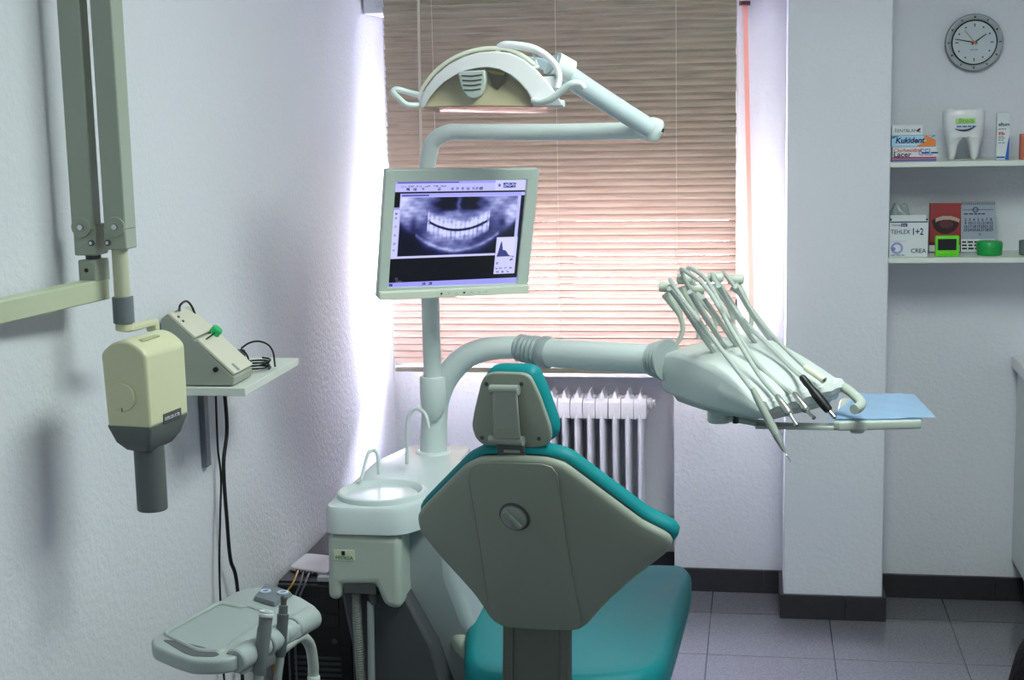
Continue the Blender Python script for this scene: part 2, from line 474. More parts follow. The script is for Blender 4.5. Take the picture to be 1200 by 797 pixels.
m = MB(); m.lathe([(.012, 0), (.018, .01), (.018, .04), (.013, .05), (0, .05)], (RX+.1, RY, .19), (0, 0, 1), 12); m.build('valve_knob', BRACK, rd)
m = MB(); m.tube([(RX-10*RP-.03, RY, .14), (RX-10*RP-.05, RY, .14), (RX-10*RP-.05, RY, 0.001)], .009, 8, smooth=0); m.build('supply_pipe', RADW, rd)

# ------------------------------------------------------------------ right-hand shelves, clock, cabinet
SF = 4.83
def shelf(y_top_px, name, label):
    zt = atY(1043, y_top_px, SF).z; th = .0165
    m = MB(); m.span((PX1, SF, zt-th), (XR, YB, zt)); o = m.build(name, SHELFW, bevel=.0015)
    tag(o, label, 'shelf'); return zt
ZU = shelf(190.2, 'wall_shelf', 'white wall shelf under the clock, upper of the two beside the pillar')
ZL = shelf(302.6, 'wall_shelf', 'white wall shelf holding the calendar, lower of the two beside the pillar')
cl = thing('wall_clock', atY(1140.5, 50, YB-.02), 'round silver-grey wall clock above the shelves', 'clock')
c = atY(1140.5, 50, YB); r = .0905
m = MB(); m.lathe([(0, 0), (r*.94, 0), (r, .006), (r, .018), (r*.96, .026), (r*.90, .0275), (r*.80, .022), (r*.78, .014), (0, .014)], c, (0, -1, 0), 48); m.build('case', DIALR, cl)
m = MB(); m.ring([(r*.79, -.004), (r*.97, -.002), (r*.97, 0), (r*.90, .0012), (r*.79, -.002)], c+V(0, -.0272, 0), (0, -1, 0), 48); m.build('rim_face', mat('clock_outer_ring', (.60, .63, .65), .4), cl)
m = MB(); m.ring([(r*.745, 0), (r*.79, 0), (r*.79, .004), (r*.745, .003)], c+V(0, -.026, 0), (0, -1, 0), 48); m.build('inner_ring', BLACK, cl)
dl = MB(); dl.lathe([(0, 0), (r*.745, 0), (r*.745, .004), (0, .004)], c+V(0, -.0225, 0), (0, -1, 0), 48); dial = dl.build('dial', DIALG, cl)
for h in range(12):
    a = PI/2-2*PI*h/12; L = r*.60
    sz = (.010, .003) if h % 3 == 0 else (.0045, .0045)
    m = MB(); m.box(c+V(math.cos(a)*L, -.0268, math.sin(a)*L), (sz[0], .001, sz[1]), Matrix.Rotation(-a, 3, 'Y')); m.build('hour_mark', BLACK, dial)
    L = r*.88
    m = MB(); m.box(c+V(math.cos(a)*L, -.0285, math.sin(a)*L), (.007, .001, .004 if h % 2 else .006), Matrix.Rotation(-a, 3, 'Y')); m.build('rim_mark', DGREY, cl)
def hand(ang, L, wd, mm, nm, y):
    a = PI/2-math.radians(ang); mb = MB()
    d = V(math.cos(a), 0, math.sin(a)); q = V(-d.z, 0, d.x)
    o = c+V(0, y, 0)
    mb.prism([o-d*.01-q*wd, o+d*L-q*wd*.6, o+d*L+q*wd*.6, o-d*.01+q*wd], (0, -.0008, 0)); mb.build(nm, mm, cl)
hand(55, r*.50, .0022, BLACK, 'hour_hand', -.0275)
hand(281, r*.68, .0018, BLACK, 'minute_hand', -.0287)
hand(322, r*.55, .0008, INKR, 'second_hand', -.0298)
m = MB(); m.lathe([(0, 0), (.004, 0), (.004, .003), (0, .003)], c+V(0, -.0275, 0), (0, -1, 0), 12); m.build('hub', ORANGE, cl)
dashes(c+V(-.012, -.0266, -r*.28), .024, .004, GREYP, dial, n=2)

CX0 = .825
cab = thing('base_cabinet', (1.35, 4.75, 0), 'white base cabinet with a dark toe kick at the right edge of the picture', 'cabinet')
m = MB(); m.span((CX0+.02, 4.46, .15), (XR-.005, YB-.014, .80)); m.build('body', UNITW, cab, bevel=.002)
m = MB(); m.span((CX0+.06, 4.52, .0), (XR-.005, YB-.014, .15)); m.build('toe_kick', SKIRT, cab)
for i in range(3):
    x0 = CX0+.022+i*.345
    m = MB(); m.span((x0, 4.442, .155), (x0+.338, 4.459, .795)); d = m.build('door', UNITW, cab, bevel=.003)
    m = MB(); m.tube([(x0+.3, 4.442, .55), (x0+.3, 4.42, .55), (x0+.3, 4.42, .68), (x0+.3, 4.442, .68)], .005, 8, smooth=0); m.build('handle', STEEL, d)
m = MB(); m.span((CX0, 4.42, .802), (XR-.003, YB-.002, .842)); tag(m.build('worktop', WHITE, bevel=.006), 'white worktop with rounded edge on the cabinet at the right edge', 'worktop')

# small goods: helpers that read the front face from the two shelf heights
def goods(name, x0, yt, x1, zbot, Y, dep, label, cat, mm, yb=None, bev=.0012, group=None, ry=0):
    a = atY(x0, (yt if yb is None else yt), Y); bX = atY(x1, yt, Y)
    h = a.z-zbot
    t = thing(name, ((a.x+bX.x)/2, Y+dep/2, zbot), label, cat, group)
    m = MB(); m.span((a.x, Y, zbot), (bX.x, Y+dep, zbot+h)); m.build('carton', mm, t, bevel=bev)
    return t, a.x, bX.x, zbot, zbot+h, Y
def flatp(t, name, mm, pts, Y, e=.0006):
    m = MB(); m.prism([V(x, Y, z) for x, z in pts], (0, -e, 0)); return m.build(name, mm, t)
# upper shelf: three cartons
z0 = ZU+.0005
zA = atY(1045, 172.5, 4.85).z; zB = atY(1045, 158.8, 4.855).z
t, x0, x1, za, zb, Y = goods('medicine_carton', 1046, 172.5, 1098, z0, 4.85, .045, 'white toothpaste carton with purple base stripe, bottom of the three-carton pile', 'box', CARD)
flatp(t, 'stripe', PURPLE, [(x0+.001, za+.001), (x1-.001, za+.001), (x1-.001, za+.008), (x0+.001, za+.008)], Y)
flatp(t, 'stripe', CRIMSON, [(x0+.001, za+.009), (x1-.001, za+.009), (x1-.001, za+.014), (x0+.001, za+.014)], Y)
hh = zb-za
text('Clorhexidina', (x0+.003, Y-.0002, zb-.016), .0165, INKR, t, bold=.0002)
text('Lacer', (x0+.003, Y-.0002, zb-.031), .023, INK, t, bold=.0005, sx=1.05)
text('GEL', (x0+.078, Y-.0002, zb-.027), .030, LILAC, t, bold=.0006, sx=.85)
dashes((x0+.088, Y-.0010, zb-.021), .05, .004, INK, t, n=2)
z1 = zb+.0005
t, x0, x1, za, zb, Y = goods('medicine_carton', 1045, 159.2, 1097, z1, 4.853, .04, 'blue and orange denture-cream carton, middle of the three-carton pile', 'box', SKYB)
W = x1-x0; hh = zb-za
flatp(t, 'swoosh', ORANGE, [(x0+W*.55, za+.001), (x1-.001, za+.001), (x1-.001, za+hh*.6), (x0+W*.80, zb-.001), (x0+W*.72, zb-.001), (x0+W*.78, za+hh*.5)], Y)
flatp(t, 'swoosh', TEALP, [(x0+.001, zb-.010), (x0+W*.18, zb-.001), (x0+.001, zb-.001)], Y)
flatp(t, 'swoosh', TEALP, [(x0+W*.88, zb-.008), (x1-.001, zb-.001), (x0+W*.93, zb-.001)], Y)
text('Kukident', (x0+.011, Y-.0004, za+.012), .024, INK, t, bold=.0008, shear=.2)
flatp(t, 'swoosh', INKW, [(x0+.012, za+.006), (x0+W*.55, za+.006), (x0+W*.55, za+.008), (x0+.012, za+.008)], Y)
z2 = zb+.0005
t, x0, x1, za, zb, Y = goods('medicine_carton', 1045.3, 147, 1082, z2, 4.856, .03, 'small white carton with brown leaf mark, topmost of the three-carton pile', 'box', CARD)
text('ENTBLANC', (x0+.016, Y-.0002, za+.010), .0135, INKB, t, sx=1.05)
flatp(t, 'leaf_mark', mat('leaf_brown', (.35, .2, .1), .5), [(x1-.020, za+.011), (x1-.012, za+.011), (x1-.008, za+.022), (x1-.015, za+.020)], Y)
flatp(t, 'mark', GREYP, [(x0+.010, za+.010), (x0+.0135, za+.010), (x0+.0135, za+.022), (x0+.010, za+.022)], Y)
# tooth model
def tooth():
    Yc = 4.925
    pl = atY(1104, 150, Yc); pr = atY(1154, 150, Yc); cx = (pl.x+pr.x)/2; hw = (pr.x-pl.x)/2
    zt = atY(1129, 127, Yc).z; H_ = zt-z0
    t = thing('tooth_model', (cx, Yc, z0), 'large white molar-shaped tooth model standing on the upper shelf', 'ornament')
    m = MB()
    n = 28
    def sq(a, e):
        c_, s_ = math.cos(a), math.sin(a)
        return math.copysign(abs(c_)**e, c_), math.copysign(abs(s_)**e, s_)
    def ringf(cx_, rx, ry, z): return [V(cx_+sq(2*PI*k/n, .75)[0]*rx, Yc+sq(2*PI*k/n, .75)[1]*ry, z) for k in range(n)]
    prof = [(.445, .80), (.46, .86), (.52, .905), (.62, .965), (.74, .99), (.845, 1.0), (.86, 1.0), (.93, .985), (.975, .93)]
    rings = [ringf(cx, hw*w_, hw*.80*w_, z0+H_*q) for q, w_ in prof]
    # two cusps with a valley between
    def top(pts, k):
        out = []
        for p in pts:
            u = (p.x-cx)/hw
            out.append(V(cx+(p.x-cx)*k, Yc+(p.y-Yc)*k, z0+H_*(.955+.052*min(1, abs(u*k)/.5)-.03*max(0, abs(u*k)-.55))))
        return out
    base = ringf(cx, hw*.95, hw*.75, 0)
    rings += [top(base, k) for k in (.85, .65, .45, .25, .05)]
    m.loft(rings); m.build('crown', WHITE, t)
    for sgn in (-1, 1):
        mm = MB(); rr = []
        for q, off, w_ in ((.52, .44, .46), (.44, .455, .415), (.36, .50, .32), (.26, .52, .245), (.15, .525, .19), (.06, .525, .145), (.015, .525, .11), (0, .525, .07)):
            rr.append(ringf(cx+sgn*hw*off, hw*w_, hw*(.68 if q > .4 else .68*(w_/.45)**.7), z0+H_*q))
        mm.loft(rr); mm.build('root', WHITE, t)
    return t, cx, hw, H_, Yc
t, cx, hw, H_, Yc = tooth()
yf = Yc-hw*.80
m = MB(); m.box((cx, yf+.001, z0+H_*.765), (hw*.92, .008, H_*.10)); m.build('sticker', LGREEN, t, bevel=.002)
text('Binaca', (cx-hw*.34, yf-.0035, z0+H_*.735), .018, mat('ink_green', (.45, .68, .25), .6), t, bold=.0004)
m = MB()
for k in range(8):
    pass
arc = [V(cx-hw*.5+hw*1.0*k/10, yf-.001, z0+H_*(.615-.045*math.sin(PI*k/10)*1.0+.05*(k/10)**2)) for k in range(11)]
m.tube(arc, [.0008, .0022, .003, .0022, .0006], 6); m.build('smile_mark', INK, t)
dashes((cx-hw*.42, yf-.0022, z0+H_*.645), hw*.86, .004, mat('ink_blue', (.25, .4, .65), .6), t, n=4)
# tube carton
t, x0, x1, za, zb, Y = goods('toothpaste_carton', 1169, 133.5, 1184, z0, 4.87, .03, 'slim upright white and blue toothpaste carton right of the tooth model', 'box', CARD)
W = x1-x0; hh = zb-za
flatp(t, 'blue_wave', BLUEP, [(x0+W*.68, za+.001), (x1-.0005, za+.001), (x1-.0005, za+hh*.52), (x0+W*.88, za+hh*.40)], Y)
flatp(t, 'stripe', BLUEP, [(x0+.001, za+.006), (x0+W*.66, za+.006), (x0+W*.66, za+.011), (x0+.001, za+.011)], Y)
text('aftum', (x0+.004, Y-.0002, za+hh*.74), .0145, INK, t, bold=.0004)
dashes((x0+.004, Y, za+hh*.66), W*.6, .004, GREYP, t, n=3)
for i, q in enumerate((.58, .55, .50, .46, .42, .36)):
    dashes((x0+.005, Y, za+hh*q), W*(.5 if i % 2 else .38), .0035, INKR if i < 2 else GREYP, t, n=2, seed=i)
# red edge item at the right frame edge
t, x0, x1, za, zb, Y = goods('orange_carton', 1196.5, 157, 1228, z0, 4.88, .03, 'orange-red carton cut off by the right edge, on the upper shelf', 'box', mat('carton_orange', (.72, .38, .30), .5))

# lower shelf
z0 = ZL+.0005
t, x0, x1, za, zb, Y = goods('supply_carton', 1042.6, 259.5, 1088, z0, 4.86, .10, 'white lettered supply carton with open lid, beside the pillar on the lower shelf', 'box', CARD, bev=.001)
W = x1-x0; hh = zb-za
m = MB(); m.prism([V(x0+.002, Y+.001, zb), V(x1-.002, Y+.001, zb), V(x1-.005, Y+.03, zb+.016), V(x0+.004, Y+.03, zb+.016)], (0, .0012, .0012)); m.build('lid_flap', CARD, t)
flatp(t, 'edge_band', INK, [(x0+.001, zb-.004), (x1-.001, zb-.004), (x1-.001, zb-.0005), (x0+.001, zb-.0005)], Y)
for xa, xb in ((x0+.001, x0+.007), (x1-.007, x1-.001)):
    flatp(t, 'corner_tab', INK, [(xa, zb), (xb, zb), (xb, zb+.008), (xa, zb+.008)], Y+.004)
flatp(t, 'badge', INK, [(x0+W*.30, zb-.017), (x0+W*.46, zb-.017), (x0+W*.46, zb-.007), (x0+W*.30, zb-.007)], Y)
text('Dentsply', (x0+.007, Y-.0002, zb-.015), .0095, INK, t)
text('DH', (x0+W*.32, Y-.0008, zb-.0155), .009, INKW, t)
text('TEHLEX', (x0+.004, Y-.0002, zb-.040), .0195, INK, t, sx=.86, bold=.0001)
text('1+2', (x0+W*.57, Y-.0002, zb-.043), .030, INK, t, bold=.0006, sx=.78)
text('CREA', (x0+W*.56, Y-.0002, za+.013), .019, INK, t, bold=.0002)
flatp(t, 'rule', GREYP, [(x0+.004, zb-.064), (x0+W*.42, zb-.064), (x0+W*.42, zb-.0632), (x0+.004, zb-.0632)], Y)
m = MB(); m.ring([(.012, 0), (.019, 0), (.019, .0007), (.012, .0007)], (x0+W*.20, Y, za+.028), (0, -1, 0), 24)
m.lathe([(0, 0), (.006, 0), (.006, .0007), (0, .0007)], (x0+W*.12, Y, za+.026), (0, -1, 0), 12); m.build('round_mark', LILAC, t)
dashes((x0+.006, Y, za+.004), W*.35, .004, GREYP, t, n=3)
# clear bag behind the carton
def lump(name, c, rad, seed, mm, label, cat, flatten=1.0, sub=1, rough=.18, zmin=-.75):
    rnd = random.Random(seed); bm = bmesh.new(); bmesh.ops.create_icosphere(bm, subdivisions=3, radius=1)
    for v in bm.verts:
        d = v.co.normalized(); q = 1+rough*(math.sin(d.x*5+seed)*math.cos(d.y*7-seed)+.7*math.sin(d.z*11+d.x*6)) + rnd.uniform(-.03, .03)
        v.co = V(d.x*rad[0]*q, d.y*rad[1]*q, max(d.z, zmin)*rad[2]*q)
        v.co += Vector(c)
    mb = MB(); mb.bm.free(); mb.bm = bm
    zmin = min(v.co.z for v in bm.verts)
    o = mb.build(name, mm, sub=sub); return tag(o, label, cat)
BAG = mat('bag_clear_grey', (.60, .64, .64), .3)
o = lump('plastic_bag', (.455, 5.02, z0+.07), (.045, .035, .085), 3, BAG, 'crumpled grey plastic bag behind the lettered supply carton', 'bag'); o.location.z = z0
# mouth card (printed picture) -- colour grid
def grid_print(name, o, ex, ey, nx, ny, fn, mm, parent, thick=.0):
    me = bpy.data.meshes.new(name)
    o = Vector(o)-parent_loc(parent); ex = Vector(ex); ey = Vector(ey)
    vs = []; cols = []; fs = []
    for j in range(ny+1):
        for i in range(nx+1): vs.append(o+ex*(i/nx)+ey*(j/ny))
    for j in range(ny):
        for i in range(nx): a = j*(nx+1)+i; fs.append((a, a+1, a+nx+2, a+nx+1))
    me.from_pydata(vs, [], fs)
    at = me.color_attributes.new('print', 'FLOAT_COLOR', 'CORNER')
    arr = np.ones((ny*nx, 4, 4), dtype=np.float32)
    uu, vv = np.meshgrid((np.arange(nx)+.5)/nx, (np.arange(ny)+.5)/ny)
    col = fn(uu, vv)                                   # ny,nx,3 sRGB
    col = np.clip(col, 0, 1); col = np.where(col <= .04045, col/12.92, ((col+.055)/1.055)**2.4)
    arr[:, :, :3] = col.reshape(-1, 1, 3)
    at.data.foreach_set('color', arr.ravel())
    me.materials.append(mm)
    ob = bpy.data.objects.new(name, me); COL.objects.link(ob); ob.parent = parent
    return ob
def mouth(u, v):
    c = np.zeros(u.shape+(3,)); c[:] = (.58, .20, .21)
    c += (np.random.RandomState(1).rand(*u.shape)[..., None]-.5)*.03
    c[..., 0] += .10*(v-.3)*(u-.2); 
    up = .62-.10*np.cos((u-.5)*3.0); lo = .62-.36*np.sqrt(np.clip(1-((u-.52)/.44)**2, 0, 1))
    up = .70-.10*((u-.55)/.45)**2
    ins = (v < up) & (v > lo) & (abs(u-.52) < .44)
    c[ins] = (.17, .07, .10)
    tg = ins & (v > up-.09) & (u > .2); c[tg] = (.74, .64, .58)
    tn = ins & (((u-.55)/.22)**2+((v-.5)/.10)**2 < 1); c[tn] = (.36, .16, .20)
    c[v < .08] = (.33, .10, .13); c[u < .03] = (.35, .12, .15)
    return c
Ym = 4.985
a = atY(1089.5, 238.5, Ym); b2 = atY(1126.5, 238.5, Ym)
t = thing('mouth_leaflet', ((a.x+b2.x)/2, Ym, z0), 'red leaflet showing an open mouth, standing behind the lime timer', 'leaflet')
m = MB(); m.span((a.x, Ym, z0), (b2.x, Ym+.012, a.z)); m.build('panel', mat('leaflet_maroon', (.35, .12, .14), .5), t)
hh = a.z-z0
grid_print('mouth_picture', (a.x, Ym-.0006, z0+hh*.16), (b2.x-a.x, 0, 0), (0, 0, hh*.84), 60, 56, mouth, vcol('leaflet_print'), t)
flatp(t, 'caption_band', CARD, [(a.x+.001, z0+.004), (b2.x-.001, z0+.004), (b2.x-.001, z0+hh*.155), (a.x+.001, z0+hh*.155)], Ym-.0003)
# calendar
Yk = 4.98
a = atY(1127, 238, Yk); b2 = atY(1167, 238, Yk); hh = a.z-z0; W = b2.x-a.x
t = thing('desk_calendar', ((a.x+b2.x)/2, Yk+.03, z0), 'grey spiral-bound desk calendar behind the green round case', 'calendar')
m = MB(); m.loft([[V(a.x, Yk-.012, z0), V(b2.x, Yk-.012, z0), V(b2.x, Yk-.010, z0), V(a.x, Yk-.010, z0)], [V(a.x, Yk+.012, a.z), V(b2.x, Yk+.012, a.z), V(b2.x, Yk+.014, a.z), V(a.x, Yk+.014, a.z)]])
pg = m.build('page', mat('calendar_paper', (.60, .63, .69), .6), t)
m = MB(); m.loft([[V(a.x, Yk+.05, z0), V(b2.x, Yk+.05, z0), V(b2.x, Yk+.052, z0), V(a.x, Yk+.052, z0)], [V(a.x, Yk+.014, a.z), V(b2.x, Yk+.014, a.z), V(b2.x, Yk+.0155, a.z), V(a.x, Yk+.0155, a.z)]]); m.build('back_stand', INK, t)
tl = V(0, .024, hh).normalized(); nn = V(0, -tl.z, tl.y); rotc = frame((1, 0, 0), tl, nn)
def cp(u, v): return V(a.x+W*u, Yk-.012+.024*v, z0+hh*v)+nn*.0005
m = MB()
for k in range(18):
    p = cp((k+.5)/18, .995); m.tube([p+V(0, -.003, -.006), p+V(0, -.003, .003), p+V(0, .004, .004)], .0009, 5, smooth=0)
m.build('spiral_binding', INKB, t)
def cflat(nm, mm, u0, v0, u1, v1):
    q = MB(); q.prism([cp(u0, v0), cp(u1, v0), cp(u1, v1), cp(u0, v1)], nn*.0005); q.build(nm, mm, pg)
cflat('white_foot', CARD, .0, .03, 1, .28); cflat('rule', INK, .05, .855, .95, .865)
q = MB(); q.ring([(.006, 0), (.009, 0), (.009, .0008), (.006, .0008)], cp(.42, .86), nn, 16); q.build('logo_mark', INK, pg)
dashes(cp(.08, .765), W*.62, .004, INK, pg, rotc, n=5)
rows = [' 2  3  4  5  6  7  8', ' 9 10 11 12 13 14 15', '16 17 18 19 20 21 22', '23 24 25 26 27 28 29']
for i, rw in enumerate(rows):
    for j, w_ in enumerate(rw.split()):
        text(w_, cp(.13+j*.125, .64-i*.068), .0125, INK, pg, rotc, align='CENTER', bold=.0003)
text('30', cp(.5, .35), .010, INK, pg, rotc)
for i in range(3):
    dashes(cp(.03, .205-i*.065)+nn*.0006, W*(.92, .7, .55)[i], .0055, INKB, pg, rotc, n=(5, 4, 3)[i], seed=i+3)
# lime timer
Yt = 4.865
a = atY(1096.5, 276.5, Yt); b2 = atY(1124.5, 276.5, Yt); hh = a.z-z0; W = b2.x-a.x
t = thing('digital_timer', ((a.x+b2.x)/2, Yt+.01, z0), 'lime green digital timer with dark display on the lower shelf', 'timer')
m = MB(); m.span((a.x, Yt, z0), (b2.x, Yt+.02, a.z)); m.build('case', LIME, t, bevel=.003)
m = MB(); m.span((a.x+W*.10, Yt-.0012, z0+hh*.31), (b2.x-W*.12, Yt+.001, a.z-hh*.15)); m.build('display', LCD, t, bevel=.0005)
for k in range(3):
    m = MB(); m.box((a.x+W*(.25+.25*k), Yt-.0008, z0+hh*.15), (W*.18, .003, hh*.10)); m.build('button', LIME, t, bevel=.001)
# green round case
Yg = 4.915; a = atY(1144, 290, Yg); b2 = atY(1175, 290, Yg); rr = (b2.x-a.x)/2; cxg = (a.x+b2.x)/2
hg = atY(1160, 282.3, Yg).z-z0
t = thing('denture_case', (cxg, Yg, z0), 'round green denture case with a lid, in front of the calendar', 'case')
m = MB(); m.lathe([(0, 0), (rr*.92, 0), (rr*.96, .004), (rr*.96, hg*.42), (0, hg*.42)], (cxg, Yg, z0), (0, 0, 1), 32); m.build('bowl', GREENC, t)
m = MB(); m.lathe([(0, hg*.43), (rr, hg*.43), (rr, hg*.86), (rr*.94, hg*.97), (rr*.8, hg), (0, hg)], (cxg, Yg, z0), (0, 0, 1), 32); m.build('lid', GREENC, t)
# glass jar at the frame edge
a = atY(1196.3, 285, 4.88)
t = thing('glass_tumbler', (a.x+.035, 4.915, z0), 'small grey glass tumbler cut off by the right edge, on the lower shelf', 'glass')
m = MB(); m.lathe([(.028, 0), (.034, .003), (.035, .045), (.032, .045), (.031, .006), (0, .006)], (a.x+.035, 4.915, z0), (0, 0, 1), 24); m.build('cup', mat('smoked_glass', (.42, .46, .48), .2), t)

# waste bag on the floor
o = lump('waste_bag', (.95, 4.10, .003), (.275, .24, .36), 5, BRASS, 'black waste bag on the floor in the lower right corner', 'bag', rough=.04, zmin=0); o.location.z = .001

# ------------------------------------------------------------------ x-ray unit on the left wall
xr = thing('xray_machine', (XL+.01, 2.2, 1.35), 'grey-green wall-mounted x-ray unit with folded arms and a cream tube head', 'x-ray machine')
AY = 2.55
def arm(pl, pr, zb, nm, dep=.052):
    a = atY(pl, 275, AY); b2 = atY(pr, 275, AY)
    return a.x, b2.x
lx0, lx1 = arm(84, 110, 0, ''); rx0, rx1 = arm(122, 147, 0, '')
zjoint = atY(97, 283, AY).z
def upright(x0, x1, nm, top):
    m = MB(); m.span((x0, AY, zjoint-.004), (x1, AY+.052, top)); return m.build(nm, XG, xr, bevel=.003)
def channel(x0, x1, nm, top, mm):
    m = MB(); m.span((x0, AY, zjoint+.02), (x1, AY+(.036 if nm == 'lower_arm' else .05), top)); 
    return m.build(nm, mm, xr, bevel=.003)
channel(lx0, lx1, 'lower_arm', 2.18, XG); channel(rx0, rx1, 'upper_arm', 2.18, XG)
m = MB(); m.span((lx0+.002, AY+.008, 2.16), (rx1-.002, AY+.05, 2.22)); m.build('elbow_joint', XG, xr, bevel=.006)
zb_l = atY(100, 300, AY).z; zb_r = atY(136, 293, AY).z
for nm, x0, x1, zb in (('arm_knuckle', lx0+.001, lx1+.003, zb_l), ('arm_knuckle', rx0-.003, rx1-.001, zb_r)):
    m = MB(); m.span((x0, AY+.003, zb), (x1, AY+.052, zjoint+.03)); o = m.build(nm, XG, xr, bevel=.003)
    xm = (x0+x1)/2; sgn = 1 if x0 < rx0-.02 else -1
    q = MB(); q.lathe([(0, .007), (.005, .007), (.0062, .004), (.0062, 0), (0, 0)], (xm-.004*sgn, AY, zjoint+.026), (0, -1, 0), 16); q.build('pivot_bolt', STEEL, o)
    q = MB(); q.lathe([(0, .004), (.0055, .004), (.0055, 0), (0, 0)], (xm+.013*sgn, AY+.003, zjoint-.003), (0, -1, 0), 14); q.build('screw', XD, o)
    q = MB(); q.lathe([(0, .0055), (.003, .0055), (.003, 0), (0, 0)], (xm+.013*sgn, AY+.003, zjoint-.003), (0, -1, 0), 12); q.build('screw_head', STEEL, o)
    q = MB(); q.lathe([(0, .0035), (x1-x0 and .018, .0035), (.0185, .002), (.0185, 0), (0, 0)], (xm-.004*sgn, AY, zjoint+.026), (0, -1, 0), 20); q.build('knuckle_disc', XG, o)
# wall rail and its end post
e0 = atY(111, 341, AY+.0); ang = math.radians(8)
rdir = V(math.sin(ang), math.cos(ang), 0); rn = V(math.cos(ang), -math.sin(ang), 0)
zt = atY(111, 329, AY).z; zbm = atY(111, 354, AY).z
pe = V(lx1+.004, AY+.045, 0)
def rail_ring(p, h0, h1, wd=.034): return [V(p.x, p.y, h0)-rn*wd, V(p.x, p.y, h0), V(p.x, p.y, h1), V(p.x, p.y, h1)-rn*wd]
back = pe-rdir*((pe.x-.017-XL)/math.sin(ang))
m = MB(); m.loft([rail_ring(back, zbm, zt), rail_ring(pe, zbm, zt)]); m.build('wall_rail', XC if False else mat('rail_pale_green', (.75, .78, .67), .4), xr, bevel=.003)
m = MB(); m.loft([rail_ring(pe-rdir*.045, zt-.004, zb_l-.008, .036), rail_ring(pe+rdir*.004, zt-.004, zb_l-.008, .036)]); po = m.build('end_post', XG, xr, bevel=.003)
pm = pe-rdir*.02-rn*.018
m = MB(); m.lathe([(.014, 0), (.014, .012)], V(pm.x, pm.y, zb_l-.009), (0, 0, 1), 16); m.build('pivot_pin', XD, xr)
q = MB(); fc = pe-rdir*.045-rn*.018; q.lathe([(0, .0015), (.004, .0015), (.004, 0), (0, 0)], V(fc.x, fc.y, (zt+zb_l)/2-.004), -rdir, 12); q.build('set_screw', BLACK, po)
m = MB(); bp = back; m.span((XL, bp.y-.07, zbm-.05), (XL+.014, bp.y+.05, zt+.05)); m.build('wall_plate', XG, xr, bevel=.003)
# drop tube, collar, yoke
dx = atY(142.5, 330, AY+.026); dxx = dx.x; dy = AY+.026
zc1 = atY(143, 348, dy).z; zc0 = atY(143, 379, dy).z
m = MB(); m.tube([(dxx, dy, zb_r+.01), (dxx, dy, zc0+.005)], .0148, 20, smooth=0); m.build('drop_tube', mat('tube_pale', (.74, .76, .66), .4), xr)
m = MB(); m.lathe([(.0165, 0), (.0195, .0015), (.0195, zc1-zc0), (.0165, zc1-zc0+.001)], (dxx, dy, zc0), (0, 0, 1), 24); m.build('swivel_collar', XRING, xr)
# tube head frame
HY = math.radians(8)
hx = V(math.cos(HY), -math.sin(HY), 0); hy = V(math.sin(HY), math.cos(HY), 0)
corner = atY(176, 503, 2.42)                       # bottom front corner of the cream body
BW, BD = .0905, .135
BHt = .152
hz = V(0, 0, 1)
def hp(u, v, w): return corner + hx*u + hy*v + hz*w   # u<=0 to the left, v>=0 away
arch = []
for k in range(13):
    t_ = k/12; u = -BW*(1-t_)
    arch.append((u, .130+.026*math.sin(PI*t_)**.8))
body = [(-BW*.97, 0)] + [(u, w_) for u, w_ in arch] + [(0, 0)]
m = MB(); m.loft([[hp(u*(1 if w_ > .01 else .97), v, w_) for u, w_ in body] for v in (0, BD)]); m.build('tube_head', XC, xr, bevel=.006, seg=3)
m = MB()
rings = []
for w_, iu, iv, wid in ((.006, .001, .001, 0), (0, .0005, .0005, 0), (-.030, .010, .010, 0), (-.046, .020, .025, 0), (-.052, .030, .04, 0)):
    rings.append([hp(-BW*.97+iu, iv, w_), hp(-iu, iv, w_), hp(-iu, BD-iv, w_), hp(-BW*.97+iu, BD-iv, w_)])
m.loft(rings); m.build('lower_housing', XD, xr, bevel=.005, seg=3)
cc = hp(-BW*.49, BD*.48, -.045)
m = MB(); m.lathe([(.0275, 0), (.0275, -.118), (.026, -.120), (.0225, -.120), (.0225, -.05), (0, -.05)], cc, (0, 0, 1), 40); m.build('cone_tube', XD, xr)
dc = hp(-BW*.56, 0, .055)
m = MB(); m.lathe([(0, .005), (.0245, .005), (.0258, .0035), (.0258, 0), (0, 0)], dc, -hy, 36); dial = m.build('angle_dial', XC, xr)
m = MB(); m.box(dc-hy*.0052-V(0, 0, .022), (.0015, .001, .007), frame(hx, hy, hz)); m.build('dial_mark', BLACK, dial)
m = MB(); m.box(hp(-BW*.30, BD*.42, .1515), (.012, .06, .004), frame(hx, hy, hz)); m.build('grip_recess', mat('recess_olive', (.70, .70, .55), .5), xr, bevel=.0015)
m = MB(); m.box(hp(.0006, BD*.56, .0085), (.0012, .062, .017), frame(hx, hy, hz)); m.build('name_plate', DGREY, xr)
text('EXPLOR-X 70', hp(.0014, BD*.36, .005), .0085, INKW, xr, frame(hy, hz, hx))
